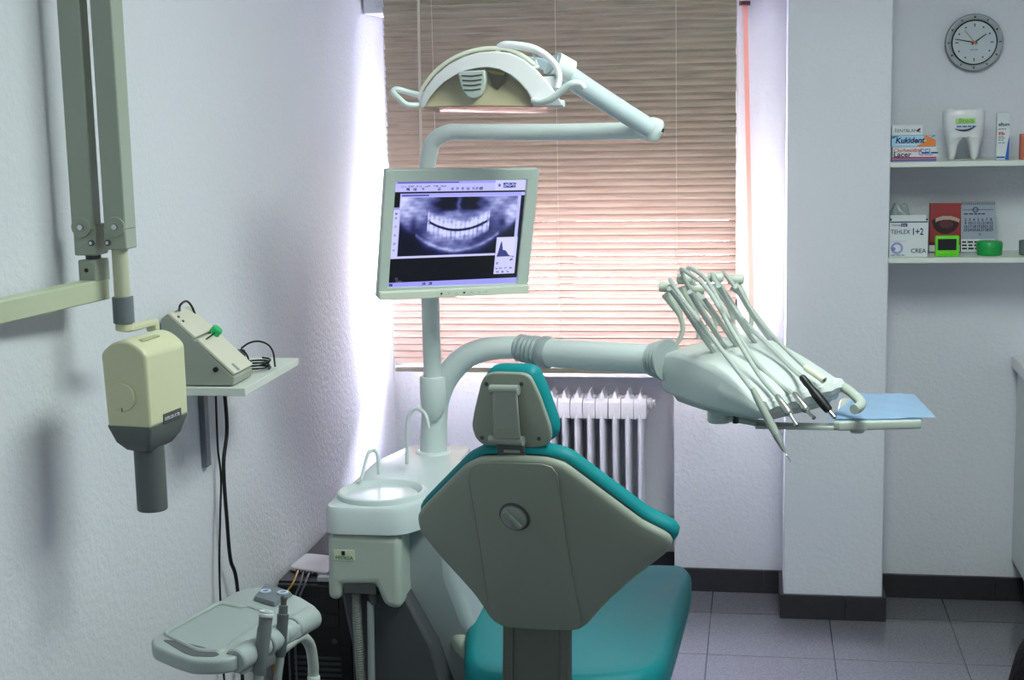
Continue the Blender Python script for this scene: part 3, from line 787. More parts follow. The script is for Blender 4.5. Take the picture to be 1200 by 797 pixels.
# yoke: from the collar across to the back of the head
zY = zc0-.001
ya = V(dxx, dy, zY-.012); yb_ = hp(-BW*.40, BD*.62, 0); yb_.z = zY-.004
m = MB(); m.lathe([(.0165, 0), (.0165, -.012), (.012, -.014)], (dxx, dy, zY+.001), (0, 0, 1), 20); m.build('yoke_hub', XC, xr)
yb_ = atZ(181, 377, zY-.010); dd = (yb_-ya); dd.z = 0; L = dd.length; dd.normalize(); sd = V(-dd.y, dd.x, 0)
m = MB()
p1 = V(dxx, dy, zY-.010); p2 = p1+dd*max(L, .05)
m.loft([[p+sd*.011+V(0, 0, .006), p-sd*.011+V(0, 0, .006), p-sd*.011-V(0, 0, .006), p+sd*.011-V(0, 0, .006)] for p in (p1, p2)])
zh = hp(0, 0, .135).z
m.loft([[p2-dd*.014+sd*.011, p2-dd*.014-sd*.011, p2+dd*.002-sd*.011, p2+dd*.002+sd*.011], [V(p.x, p.y, zh) for p in (p2-dd*.014+sd*.011, p2-dd*.014-sd*.011, p2+dd*.002-sd*.011, p2+dd*.002+sd*.011)]])
m.build('yoke_arm', XC, xr, bevel=.003)

# ------------------------------------------------------------------ wall board, control box, cables
SX = -1.075
c0 = atX(287, 451, SX); c1 = atX(350, 423, SX)
SZ = (c0.z+c1.z)/2; SY0, SY1 = c0.y, c1.y
wb = thing('wall_board', ((XL+SX)/2, (SY0+SY1)/2, SZ-.02), 'small white board shelf on the left wall, carrying the grey control box', 'shelf')
m = MB(); m.span((XL, SY0, SZ-.018), (SX, SY1, SZ)); m.build('board', SHELFW, wb, bevel=.0015)
by = atX(236, 500, XL).y; bz = atX(236, 548, XL).z
m = MB(); m.span((XL, by-.012, bz), (XL+.014, by+.014, SZ-.018)); m.span((XL, by-.012, SZ-.03), (SX-.05, by+.012, SZ-.018)); m.build('bracket', XRING, wb, bevel=.001)
cb = thing('control_box', (-1.17, SY0+.07, SZ), 'grey-beige wedge-shaped control box with a green knob on the wall board', 'control box')
q0 = SY0+.012
def wx(px, py): p = atY(px, py, q0); return V(p.x, q0, p.z)
pA = wx(195.5, 368); pB = wx(275, 441); 
wz = SZ+.002
side = [V(XL+.012, q0, wz), V(pB.x-.004, q0, wz), V(pB.x, q0, pB.z-.004), pA, V(XL+.012, q0, pA.z-.012)]
if side[3].x < XL+.02: side[3].x = XL+.02
WD = .115
m = MB(); m.prism(side, (0, WD, 0)); m.build('housing', WEDGE, cb, bevel=.003)
sl = (pB-pA).normalized(); sn = V(-sl.z, 0, sl.x); sn = sn if sn.z > 0 else -sn
Ls = (pB-pA).length
def sp(u, v, h=0): return pA+sl*(Ls*u)+V(0, WD*v, 0)+sn*h
def slab(u0, u1, nm, th=.006):
    m = MB(); m.loft([[sp(u0, 0, -.001), sp(u1, 0, -.001), sp(u1, 1, -.001), sp(u0, 1, -.001)], [sp(u0, 0, th), sp(u1, 0, th), sp(u1, 1, th), sp(u0, 1, th)]]); return m.build(nm, CREAM, cb, bevel=.0015)
slab(.01, .40, 'upper_panel'); slab(.43, .985, 'lower_panel')
for v, u in ((.14, .10), (.14, .17)):
    m = MB(); m.lathe([(0, .0025), (.003, .0025), (.003, 0), (0, 0)], sp(u, v, .006), sn, 10); m.build('indicator', DGREY, cb)
m = MB(); m.lathe([(.012, 0), (.0125, .002), (.0125, .014), (.011, .016), (0, .016)], sp(.45, .78, .006), sn, 20); m.build('knob', GREENP, cb)
m = MB(); m.tube([sp(.48, .25, .008), sp(.46, .68, .012)], .0018, 6, smooth=0); m.build('probe_wire', BLACK, cb)
m = MB(); m.lathe([(0, 0), (.0055, 0), (.0055, .005), (.003, .006), (0, .006)], wx(253, 433), (0, -1, 0), 14); m.build('jack', BLACK, cb)
m = MB(); m.box(sp(.92, .25, .0065), (.020, .012, .001), frame(sl, V(0, 1, 0), sn)); m.build('name_mark', GREYP, cb)
for q in (.1, .9):
    m = MB(); m.span((XL+.02, q0+WD*q-.006, SZ+.0002), (pB.x-.012, q0+WD*q+.006, wz+.001)); m.build('rubber_foot', BLACK, cb)
pt = atX(211, 358, XL+.05); pk = atX(218, 353, XL+.045); pr_ = atX(229, 370, XL+.05)
m = MB(); m.tube([sp(.03, .55, -.002), pt, pk, atX(224, 358, XL+.045), pr_, pr_+V(.0, .03, -.06)], .0026, 8); m.build('power_lead', CABLE, cb)
# adapter and coiled lead
Ya = SY0+.20
ad = thing('power_adapter', (SX-.08, Ya, SZ), 'dark green adapter with coiled black lead behind the control box', 'adapter')
pa = atY(273, 407, Ya+.02)
m = MB(); m.box((pa.x, Ya+.02, SZ+.022), (.045, .04, .044)); m.build('adapter_case', mat('adapter_green', (.17, .23, .20), .5), ad, bevel=.003)
def shp(px, py, yy=None): p = atY(px, py, yy or Ya); return V(p.x, yy or Ya, max(p.z, SZ+.003))
m = MB(); m.tube([shp(283, 408), shp(292, 402), shp(303, 400), shp(314, 404), shp(320, 413), V(atX(322, 421, SX-.015).x, atX(322, 421, SX-.015).y, SZ+.003)], .0022, 8)
coil = []
for k in range(30):
    a_ = 2*PI*k/9; cpt = shp(300, 423)
    coil.append(V(cpt.x+.026*math.cos(a_)+.004*math.sin(k), Ya+.01+.03*math.sin(a_), SZ+.004+.0007*k))
m.tube(coil, .0022, 7, smooth=3)
m.tube([shp(282, 409), shp(288, 414), shp(291, 422), coil[5]], .0022, 7); m.build('lead', CABLE, ad)
# hanging cables
def hang(name, pts, x, r, label, zend=0.004):
    P = [atX(px, py, x) for px, py in pts]
    P[0].z = SZ-.019
    P.append(V(P[-1].x, P[-1].y+.01, .12)); P.append(V(P[-1].x+.03, P[-1].y+.04, r))
    m = MB(); m.tube(P, r, 8); return tag(m.build(name, CABLE), label, 'cable', None)
hang('hanging_cable', [(253.5, 462), (255, 520), (259, 560), (258, 610), (258, 697)], XL+.02, .0028, 'thin black cable hanging down the left wall, left of the thicker one')
hang('hanging_cable', [(262, 462), (266, 500), (262, 545), (266, 610), (270, 655), (279, 697)], XL+.028, .0048, 'thick black cable hanging from the wall board, right of the thin one')

# ------------------------------------------------------------------ dental unit: base, cuspidor, pole
du = thing('dental_unit', (-.9, 3.6, 0), 'white and grey dental unit with spittoon bowl and tall pole, left of the chair', 'dental unit')
UY = 3.36
def up(px, py, y=UY): return atY(px, py, y)
# front cover (box with rounded corners and a hose slot)
fA, fB, fC, fD = up(383, 626), up(469, 629.5), up(470, 716), up(384, 704)
def flatY(p, y): return V(p.x, y, p.z)
sl0 = [up(400, 704.5), up(400, 686), up(439, 686), up(445, 700), up(450, 712)]
outl = [fA, fB, fC] + list(reversed(sl0)) + [fD]
m = MB(); m.prism([flatY(p, UY) for p in outl], (0, .22, 0)); fc = m.build('front_cover', UNITG, du, bevel=.018, seg=5)
slc = [flatY(p, UY+.02) for p in (up(399, 700), up(399, 684), up(440, 684), up(446, 700))]
m = MB(); q0_ = up(402, 684); q1_ = up(440, 698); m.span((q0_.x, UY+.006, q1_.z), (q1_.x, UY+.05, q0_.z)); m.build('hose_socket', DGREY, du, bevel=.002)
# label
l0 = up(391, 644, UY); l1 = up(416, 657, UY)
m = MB(); m.span((l0.x, UY-.0015, l1.z), (l1.x, UY+.004, l0.z)); lb = m.build('label_plate', mat('label_pale', (.80, .83, .74), .4), du, bevel=.0008)
m = MB(); m.span((l0.x+.020, UY-.0025, l0.z-.013), (l0.x+.028, UY, l0.z-.003)); m.build('logo_square', INKB, lb)
text('FEDESA', (l0.x+.004, UY-.0017, l1.z+.003), .0115, mat('ink_fern', (.16, .42, .27), .6), lb, sx=1.15)
# lower plinth (leaning back, its dark grey partly painted shade) and body side shell
def ringz(z, x0, x1, y0, y1): return [V(x0, y0, z), V(x1, y0, z), V(x1, y1, z), V(x0, y1, z)]
zc = fC.z
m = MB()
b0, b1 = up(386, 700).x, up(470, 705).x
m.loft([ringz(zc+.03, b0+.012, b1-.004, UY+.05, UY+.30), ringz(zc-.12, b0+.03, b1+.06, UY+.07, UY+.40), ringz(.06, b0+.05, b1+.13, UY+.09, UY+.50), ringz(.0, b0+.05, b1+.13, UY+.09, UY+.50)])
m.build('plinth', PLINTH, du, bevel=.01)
m = MB()
t0 = up(470, 629.5)
m.loft([ringz(t0.z+.004, b0+.02, b1+.105, UY+.10, UY+.52), ringz(zc+.05, b0+.02, b1+.115, UY+.10, UY+.54), ringz(zc-.08, b0+.04, b1+.15, UY+.13, UY+.56), ringz(.10, b0+.10, b1+.33, UY+.22, UY+.60), ringz(.0, b0+.10, b1+.34, UY+.22, UY+.60)])
m.build('body_shell', mat('body_shell_grey', (.66, .69, .70), .38), du, bevel=.03, seg=4)
# cuspidor top: outline in plan, deck rising to the pole foot
zd_front = up(382, 593).z
ZD = zd_front+.004
bc = atZ(447, 577, ZD)                 # bowl centre
RB = .107
pf = atY(508, 530, 3.82)               # pole foot
# skirt under the deck
dl_ = up(380, 600).x; dr_ = up(470, 600).x
m = MB()
plan = [V(dl_-.002, UY-.005, 0), V(dr_+.002, UY-.005, 0), V(dr_+.05, UY+.08, 0), V(dr_+.09, UY+.30, 0), V(pf.x+.09, pf.y-.05, 0), V(pf.x+.09, pf.y+.09, 0), V(pf.x-.08, pf.y+.10, 0), V(dl_+.03, UY+.35, 0), V(dl_-.004, UY+.18, 0)]
plan = resample(rounded(plan, .035), 72)
zlo = fA.z+.002
def deckz(p): 
    t_ = min(1, max(0, (p.y-bc.y-.06)/(pf.y-bc.y-.13))); t_ = t_*t_*(3-2*t_)
    return zd_front-.002+(pf.z-zd_front+.002)*t_
R0 = [V(p.x, p.y, zlo) for p in plan]
R1 = [V(p.x, p.y, deckz(p)-.012) for p in plan]
R2 = [V(p.x, p.y, deckz(p)-.002) for p in shrink(plan, .006)]
R3 = [V(p.x, p.y, deckz(p)) for p in shrink(plan, .014)]
cpl = sum(plan, Vector())/len(plan)
rings = [R0, R1, R2, R3]
for q in (.25, .5, .75, .97):
    rings.append([V(p.x, p.y, deckz(p)) for p in [a_.lerp(V(cpl.x, cpl.y, 0), q) for a_ in R3]])
CERAM = mat('ceramic_pale', (.81, .85, .855), .25)
m.loft(rings); m.build('cuspidor_deck', CERAM, du)
# bowl with a raised rolled rim
m = MB()
zr = ZD+.004
m.lathe([(RB*1.03, -.02), (RB*1.03, -.006), (RB*1.01, .001), (RB*.96, .0035), (RB*.91, .001), (RB*.84, -.010), (RB*.65, -.026), (RB*.35, -.034), (.012, -.036), (0, -.036)], V(bc.x, bc.y, zr), (0, 0, 1), 56)
m.build('spittoon_bowl', CERAM, du)
m = MB(); m.lathe([(.010, 0), (.010, .002), (0, .002)], V(bc.x, bc.y, zr-.036), (0, 0, 1), 14); m.build('drain', STEEL, du)
# neck lip where the apron bulges (drain trough at the right of the bowl)
tr = [atZ(474, 590, ZD), atZ(492, 583, ZD), atZ(503, 570, ZD), atZ(500, 577, ZD)]
# spouts
def spout(pts, r, nm, ys):
    P = [atY(px, py, y) for (px, py), y in zip(pts, ys)]
    m = MB(); m.tube(P, r, 12); m.build(nm, PIPE, du)
yb0 = bc.y+.115
spout([(443.5, 556), (443, 540), (441, 530), (436, 528.5), (431, 533), (423, 563)], .0042, 'cup_filler', (yb0,)*4+(yb0-.02, yb0-.06))
yb1 = bc.y+.17
spout([(477, 544), (477, 520), (477.5, 494), (483, 481), (491, 479.5), (499, 487), (502.5, 502)], .0048, 'bowl_rinser', (yb1,)*5+(yb1-.02, yb1-.03))
# pole foot, column, sleeve, pole
m = MB(); m.lathe([(.050, -.03), (.050, .004), (.046, .010), (.040, .013), (0, .013)], pf+V(0, 0, -.006), (0, 0, 1), 36); m.build('column_base', PIPE, du)
Yp = pf.y
colp = [atY(508, 530, Yp), atY(509, 490, Yp), atY(513, 466, Yp), atY(524, 441, Yp), atY(545, 419, Yp), atY(572, 409, Yp), atY(608, 407, Yp)]
m = MB(); m.tube(colp, [.037, .035, .033, .033, .032, .031, .030], 24, smooth=8); m.build('column', PIPE, du)
Yq = Yp-.03
pt_ = atY(503.6, 380, Yq); px_ = (atY(502, 210, Yq).x + atY(506, 480, Yq).x)/2
ztop = atY(502, 196, Yq).z; zs1 = atY(505, 441, Yq).z; zs0 = atY(506, 493, Yq).z
m = MB(); m.lathe([(.006, 0), (.018, .006), (.028, .022), (.033, .045), (.0345, .07), (.0345, zs1-zs0-.004), (.032, zs1-zs0)], V(px_, Yq, zs0), (0, 0, 1), 28); m.build('pole_sleeve', PIPE, du)
m = MB(); m.tube([V(px_, Yq, zs0+.03), V(px_, Yq, ztop-.12)], .0235, 24, smooth=0); m.build('pole', PIPE, du)
# suction hoses down the front
def bighose(pts, r, nm, rib, mm, y):
    P = smooth_path([atY(px, py, y) for px, py in pts], 10); 
    P.append(V(P[-1].x+.01, P[-1].y, .03))
    m = MB()
    if rib:
        L = sum((b_-a_).length for a_, b_ in zip(P, P[1:])); n = int(L/.003)
        cum = [0]
        for a_, b_ in zip(P, P[1:]): cum.append(cum[-1]+(b_-a_).length)
        Q = []
        for k in range(n+1):
            d_ = L*k/n; i = max(0, min(len(P)-2, int(np.searchsorted(cum, d_)-1))); Q.append(P[i].lerp(P[i+1], (d_-cum[i])/max(1e-6, cum[i+1]-cum[i])))
        m.tube(Q, [r if k % 2 else r*.86 for k in range(n+1)], 14, smooth=0)
    else: m.tube(P, r, 14, smooth=0)
    return m.build(nm, mm, du)
bighose([(418, 692), (418.5, 720), (421, 760), (423, 800), (424, 840)], .0125, 'ribbed_hose', True, mat('hose_taupe', (.50, .52, .50), .5), UY+.03)
bighose([(434, 705), (434.5, 730), (435, 765), (435.5, 800), (436, 840)], .0088, 'smooth_hose', False, mat('hose_smooth', (.60, .63, .63), .4), UY+.025)
m = MB(); a_ = up(433, 698); m.tube([V(a_.x, UY+.028, a_.z), V(a_.x+.001, UY+.026, up(434, 712).z)], .0105, 12, smooth=0); m.build('hose_cuff', DGREY, du)

# ------------------------------------------------------------------ monitor
mc = V(-.73, 3.62, 1.386); mx = V(.808, .589, -.031).normalized(); mz = V(.137, -.136, .981).normalized(); mn = V(.573, -.797, -.191).normalized()
MW, MH = .413, .321
mo = thing('monitor', mc-mz*.16, 'flat computer monitor showing a dental x-ray, fixed to the pole', 'monitor')
def mp(u, v, d=0): return mc+mx*(u*MW)+mz*(v*MH)+mn*d
m = MB()
out = [(-.5, .5), (.5, .5), (.5, -.5), (-.5, -.5)]
inn = [(-.432, .405), (.425, .41), (.425, -.435), (-.432, -.42)]
ro = [mp(u, v, 0) for u, v in out]; ri = [mp(u, v, -.002) for u, v in inn]; rin = [mp(u, v, -.010) for u, v in inn]
rb = [mp(u*.995, v*.995, -.022) for u, v in out]; rb2 = [mp(u*.86, v*.84, -.048) for u, v in out]
m.loft([rin, ri, ro, rb, rb2]); cs = m.build('case', MON, mo, bevel=.003, seg=3)
m = MB(); m.loft([[mp(-.5, -.5, .001), mp(.5, -.5, .001), mp(.5, -.435, .001), mp(-.5, -.435, .001)], [mp(-.495, -.505, .012), mp(.495, -.505, .012), mp(.497, -.445, .008), mp(-.497, -.445, .008)]]); m.build('chin', mat('chin_pale', (.84, .865, .80), .35), mo, bevel=.002)
for k in range(7):
    m = MB(); m.lathe([(0, .002), (.0025, .002), (.0025, 0), (0, 0)], mp(-.10+.05*k, -.472, .0105), mn, 10); m.build('button', BLACK if k in (0, 3) else MON, mo)
SWd, SHt = .857, .84
def screen(u, v):
    """u right, v down (0..1)"""
    v = 1-v
    c = np.zeros(u.shape+(3,)); c[:] = (.02, .02, .06)
    rs = np.random.RandomState(3)
    def rect(a, b, d, e, col): 
        k = (u >= a) & (u < b) & (v >= d) & (v < e); c[k] = col; return k
    LIL = (.74, .74, .99); LIL2 = (.80, .80, 1.0)
    rect(0, 1, 0, .100, LIL); rect(0, 1, 0, .028, (.62, .62, .97)); rect(.02, .48, .008, .022, (.30, .30, .62)); rect(.76, 1, 0, .098, LIL2)
    x = .03
    for k in range(6):
        wd = .03+.03*rs.rand(); kk = (u > .04+k*.06) & (u < .04+k*.06+.042) & (v > .040) & (v < .056); c[kk & (rs.rand(*u.shape) > .45)] = (.42, .42, .70)
    icons = [.10, .15, .21, .33, .43, .47, .51, .55, .59, .62, .65]
    for i, a in enumerate(icons):
        col = (.12, .12, .35) if i in (0, 1, 3, 10) else (.45, .45, .72)
        kk = (abs(u-a) < .011) & (abs(v-.077) < .014) & (rs.rand(*u.shape) > .25); c[kk] = col
    for v0 in (.035, .064):
        kk = (u > .82) & (u < .92) & (abs(v-v0) < .011) & (rs.rand(*u.shape) > .2); c[kk] = (.10, .22, .52)
    kk = (abs(u-.79) < .008) & (abs(v-.05) < .012); c[kk] = (.35, .35, .6)
    # image window
    rect(.045, 1.0, .115, .72, LIL); rect(.05, .97, .118, .148, (.66, .66, .98)); rect(.06, .26, .128, .140, (.35, .35, .66))
    rect(0, .045, .24, .72, LIL2); rect(0, .045, .24, .262, (.6, .6, .9))
    for q in (.30, .34, .42, .50, .58, .64): 
        kk = (abs(u-.024) < .008) & (abs(v-q) < .01) & (rs.rand(*u.shape) > .4); c[kk] = (.4, .4, .66)
    a0, a1, b0, b1 = .055, .945, .155, .700
    s = (u-a0)/(a1-a0); t = (v-b0)/(b1-b0); K = (s >= 0) & (s <= 1) & (t >= 0) & (t <= 1)
    g = .42+.16*np.sin(s*9+1)*np.cos(t*5)+.08*np.cos(s*23+t*9)
    g += .30*np.exp(-((s-.03)/.12)**2-((t-.25)/.3)**2) + .30*np.exp(-((s-.97)/.12)**2-((t-.25)/.3)**2)
    g += .10*np.exp(-((s-.5)/.3)**2-((t-.35)/.12)**2)
    low = 1/(1+np.exp(-(t-.62-.9*(s-.5)**2*0)*14)); 
    jaw = .98-1.75*(s-.5)**2*1.25                     # lower mandible border t(s)
    out_ = 1/(1+np.exp(-(t-jaw)*26)); 
    g = g*(1-.97*out_)
    g *= 1-.75*np.exp(-((s-.10)/.10)**2-((t-.78)/.22)**2)
    g *= 1-.75*np.exp(-((s-.90)/.10)**2-((t-.80)/.22)**2)
    g += .28*np.exp(-((t-jaw+.055)/.035)**2)*(abs(s-.5) < .36)
    for q in (.40, .575):                           # dark sinus patches under the nose
        g *= 1-.97*np.clip(1.35*np.exp(-((s-q-.015*np.sin(t*40))/.085)**4-((t-.10)/.13)**4), 0, 1)
    for q in (.30, .70): g *= 1-.55*np.exp(-((s-q)/.07)**2-((t-.12)/.1)**2)
    g += .25*np.exp(-((s-.49)/.018)**2-((t-.10)/.16)**2)
    g *= 1-.55*np.exp(-((s-.115)/.03)**2-((t-.45)/.13)**2); g *= 1-.6*np.exp(-((s-.88)/.035)**2-((t-.45)/.13)**2)
    gap = .565-2.4*(s-.5)**2
    inn_ = (abs(s-.5) < .265)
    per = .5+.5*np.cos(2*PI*(s-.5)/.036); 
    per = np.clip(.58+.5*np.cos(2*PI*(s-.5)/.038+.5*np.sin(s*31)), 0, 1)**.55
    upr = np.exp(-((t-gap+.085)/.085)**4); lwr = np.exp(-((t-gap-.105)/.095)**4)
    cu = np.exp(-((t-gap+.05)/.05)**2); cl_ = np.exp(-((t-gap-.065)/.05)**2)
    g = np.where(inn_, g*(1-.75*upr)+upr*(.50+.13*per+cu*(.05+.26*per)+.05*np.sin(s*61+2)), g)
    g = np.where(inn_, g*(1-.75*lwr)+lwr*(.46+.12*per+cl_*(.04+.24*per)+.05*np.sin(s*53)), g)
    g = np.where(abs(s-.5) < .25, g*(1-.95*np.exp(-((t-gap-.006)/.020)**4)), g)
    g *= 1-.3*np.exp(-((s-.5)/.05)**2-((t-.78)/.1)**2)
    tex = sum(np.sin(s*a_+b_*t+c_)*d_ for a_, b_, c_, d_ in ((37, 21, 0, .05), (-29, 47, 2, .05), (71, -33, 1, .035), (15, 90, 4, .03), (110, 40, 3, .02)))
    g = np.clip(g*1.22*(1+1.1*tex)+rs.randn(*u.shape)*.025*(g > .05), 0, 1)
    col = np.stack([.02+.80*g**1.25, .02+.82*g**1.2, .10+.92*g**.85], -1)
    c[K] = col[K]
    rect(.97, 1, .148, .72, (.05, .05, .16)); rect(.045, .80, .703, .722, LIL2)
    # palette with histogram
    rect(.81, .975, .545, .905, LIL2); kk = (u > .82) & (u < .955) & (v > .56) & (v < .735)
    hgt = .05*np.exp(-((u-.835)/.01)**2)+.12*np.exp(-((u-.85)/.012)**2)+.06*np.exp(-((u-.88)/.03)**2)
    c[kk] = (.84, .84, 1); c[kk & (v > .735-hgt)] = (.22, .24, .50)
    for (q, z_) in ((.83, .80), (.95, .74), (.94, .77), (.83, .85), (.86, .85), (.90, .85), (.94, .85), (.84, .885), (.88, .885), (.92, .885)):
        kk = (abs(u-q) < .009) & (abs(v-z_) < .010) & (rs.rand(*u.shape) > .3); c[kk] = (.25, .25, .5)
    rect(.06, .10, .93, .96, (.3, .3, .36))
    rect(.0, 1, .945, 1, (.62, .62, .98)); 
    for q in (.02, .27, .32): 
        kk = (abs(u-q) < .013) & (abs(v-.972) < .013) & (rs.rand(*u.shape) > .3); c[kk] = (.18, .18, .5)
    rect(.05, .07, .90, .925, (.25, .25, .3))
    return c
scr_u0, scr_v0 = -.432, -.425
scr = grid_print('screen', mp(-.432, -.43, -.0085), mx*MW*.858, mz*MH*.838, 240, 190, screen, vcol('screen_lit', 1.05, .2), mo)
m = MB(); q_ = mp(0, 0, -.06); m.tube([mp(0.02, -.02, -.045), V(px_, Yq, mp(0, -.02).z-.0)], .016, 12, smooth=0)
m.build('mount_arm', PIPE, mo)
m = MB(); m.box(mp(0, -.02, -.05), (.10, .10, .008), frame(mx, mz, mn)); m.build('mount_plate', PIPE, mo, bevel=.003)
m = MB(); zz = mp(0, -.02).z; m.lathe([(.0238, -.03), (.030, -.03), (.030, .03), (.0238, .03)], V(px_, Yq, zz), (0, 0, 1), 24); m.build('pole_clamp', PIPE, mo)

# ------------------------------------------------------------------ operating lamp
la = thing('operating_lamp', V(px_, Yq, ztop-.1), 'white operating lamp on a jointed arm above the monitor', 'lamp')
Ye = 3.62
def lp(px, py, y): return atY(px, py, y)
P = [V(px_, Yq, ztop-.13), V(px_, Yq, ztop-.02), lp(502.5, 184, Yq), lp(508, 166, Yq), lp(524, 156, Yq-.005), lp(545, 155, Yq-.01), lp(640, 155, Yq-.06), lp(766, 153, Ye)]
m = MB(); m.tube(P, .0212, 24, smooth=8); m.build('horizontal_arm', PIPE, la)
m = MB(); je = lp(766, 152, Ye); m.lathe([(0, -.026), (.016, -.026), (.0215, -.018), (.0215, .018), (.016, .026), (0, .026)], je, V(.35, -.2, 1).normalized(), 20)
m.lathe([(.0, 0), (.016, 0), (.018, .01), (.012, .020), (0, .021)], je, V(1, -.15, 0), 20); m.build('elbow', PIPE, la)
m = MB(); m.lathe([(0, .003), (.0055, .003), (.0055, 0), (0, 0)], je+V(.0205, -.004, -.001), V(1, -.3, 0), 10); m.build('elbow_pin', BLACK, la)
Yl = 3.44
m = MB(); P = [lp(760, 150, Ye-.012), lp(700, 112, Ye-.09), lp(645, 75, Yl+.02)]
m.tube(P, [.0235, .0245, .0255], 20, smooth=4); m.build('spring_arm', mat('arm_blue_grey', (.74, .79, .81), .3), la)
m = MB(); m.tube([lp(668, 84, Ye-.15), lp(650, 74, Yl+.01)], .0275, 20, smooth=0); m.build('arm_collar', PIPE, la)
# reflector head: lamp axis points down and toward the viewer
hc = lp(578, 124, Yl)
sc_ = Yl/F*1.012
def L2(px, py, dy=0): return atY(px, py, Yl+dy)
outer = [(492, 127), (493.5, 115), (499, 103), (511, 88), (527, 75), (544, 66.5), (562, 61.5), (580, 60), (597, 62), (614, 70), (630, 83), (644, 99), (654, 112), (660, 124)]
inner = [(497, 126), (503, 115), (511, 105), (521, 96), (533, 88.5), (545, 83), (558, 80), (572, 79), (585, 81.5), (597, 87.5), (607, 95), (616, 105), (622, 115), (625, 125)]
m = MB()
rings = []
for (o_, i_) in zip(outer, inner):
    a_ = L2(*o_, -.035); b_ = L2(*i_, -.040); c_ = L2(*i_, -.015); d_ = L2(*o_, .05)
    rings.append([a_, b_, c_, d_])
m.loft(rings); m.build('arch_frame', WHITE, la, bevel=.003, seg=3)
# outer rim bead
m = MB(); m.tube([L2(x-(1.5 if x < 575 else -1), y-3.5, -.012) for x, y in outer[1:11]], .0045, 8, smooth=4); m.build('rim_bead', mat('rim_cream', (.86, .88, .80), .35), la)
# mirror: a dish behind the arch
m = MB(); rings = []
base_y = [127+(126-127)*k/13 for k in range(14)]
for q in range(9):
    t_ = q/8; row = []
    for i_ in inner:
        bx = i_[0]; by_ = 126.0
        px = bx; py = i_[1]*(1-t_)+by_*t_
        edge = 1-abs(2*(inner.index(i_))/13-1)
        dep = -.030+.045*math.sin(PI*min(1, max(0, .5*edge+.15)))*(1-.9*t_)
        row.append(L2(px, py, dep))
    rings.append(row)
m.loft(rings, caps=False, closed=False); m.build('reflector', MIRROR, la)
# back cover behind the dish
m = MB(); rings = []
for k_, dpt in ((1, .05), (.97, .10), (.8, .14), (.4, .155)):
    cxp, cyp = 578, 112
    rings.append([L2(cxp+(x-cxp)*k_, cyp+(y-cyp)*k_, dpt) for x, y in outer])
m.loft(rings); m.build('back_cover', WHITE, la)
# transparent shield and bottom glass
m = MB(); pts = [L2(x, y, -.030) for x, y in inner]; m.prism(pts, (0, .002, 0)); m.build('clear_shield', SHIELD, la)
m = MB(); lo = [L2(495, 124.5, -.032), L2(560, 121, -.034), L2(643, 124.5, -.032), L2(652, 127, .045), L2(600, 128, .075), L2(515, 128, .06)]
low = [(495, 124.5), (557, 122), (640, 125), (600, 130), (515, 130)]
m.prism([L2(495, 125, -.034), L2(557, 123, -.036), L2(642, 125, -.034), L2(642, 131, .06), L2(515, 131, .06)], (0, 0, -.003)); m.build('bottom_glass', mat('glass_pink_reflection', (.70, .60, .58), .3, metal=.3) if False else glass_mat('glass_pink_reflection', (.80, .64, .60), .25), la)  # pink reflection of the blind is put into the glass tint
# vent insert
m = MB(); vt = [(536.5, 84), (568, 82), (569, 95), (566, 108), (561, 114), (555, 116), (548, 114), (542, 107), (538.5, 96)]
m.prism([L2(x, y, -.045) for x, y in vt], (0, .028, 0)); vi = m.build('vent_insert', mat('vent_grey', (.72, .76, .74), .4), la, bevel=.003)
m = MB()
for k in range(4):
    yv = 88+k*5.5; m.tube([L2(541+k*.8, yv+.6, -.0455), L2(553, yv+1.0, -.0460), L2(565-k*.6, yv-.4, -.0455)], .0016, 6)
m.build('vent_slots', DGREY, vi)
m = MB(); m.prism([L2(x, y, -.012) for x, y in ((571, 83), (593, 86), (590, 97), (583, 106), (577, 101))], (0, .012, 0)); bm_ = m.build('bulb_mount', mat('bulb_mount_olive', (.33, .30, .20), .4), la, bevel=.003)
m = MB(); m.prism([L2(x, y, -.016) for x, y in ((569, 82), (592, 84.5), (590, 88.5), (576, 86.5))], (0, .006, 0)); m.build('bulb_cap', mat('bulb_cap_yellow', (.80, .80, .25), .4), bm_, bevel=.001)
# yoke, fork and handles
m = MB(); m.tube([L2(582, 58.5, -.005), L2(590, 53, -.01), L2(606, 53.5, -.012), L2(625, 57, -.012), L2(641, 66, -.012), L2(652, 78, -.015), L2(655.5, 92, -.02), L2(653, 104, -.03)], [.008, .0095, .0095, .0085, .0075, .007, .007], 14); m.build('yoke', WHITE, la)
m = MB(); m.tube([L2(625, 62, 0), L2(628, 72, -.01), L2(629, 78, -.018), L2(622, 79.5, -.02)], .003, 8); m.build('yoke_clip', PIPE, la)
m = MB(); m.prism([L2(x, y, -.01) for x, y in ((632, 90), (649, 89), (655, 104), (648, 110), (640, 104))], (0, .03, 0)); m.build('fork_cover', WHITE, la, bevel=.003)
m = MB(); m.prism([L2(x, y, .035) for x, y in ((600, 64), (636, 68), (662, 84), (664, 98), (648, 88), (626, 80))], (0, .03, 0)); m.build('hinge_block', mat('hinge_blue_grey', (.62, .68, .72), .35), la, bevel=.004)
def handle(pts, r, nm):
    m = MB(); m.tube([L2(x, y, d_) for x, y, d_ in pts], r, 12); m.build(nm, PIPE, la)
handle([(493, 112, -.02), (478, 108, -.02), (465, 104.5, -.03), (460.5, 108, -.035), (467, 115, -.04), (475, 122, -.04), (482, 123.5, -.035), (495, 123, -.02)], .0068, 'grip_loop')
handle([(624, 118, -.04), (634, 119.5, -.05), (646, 116, -.06), (660, 105, -.065), (670, 98.5, -.07), (680, 98.5, -.07), (685, 104, -.07)], [.007, .0075, .008, .009, .0085, .008, .007], 'grip_lever')
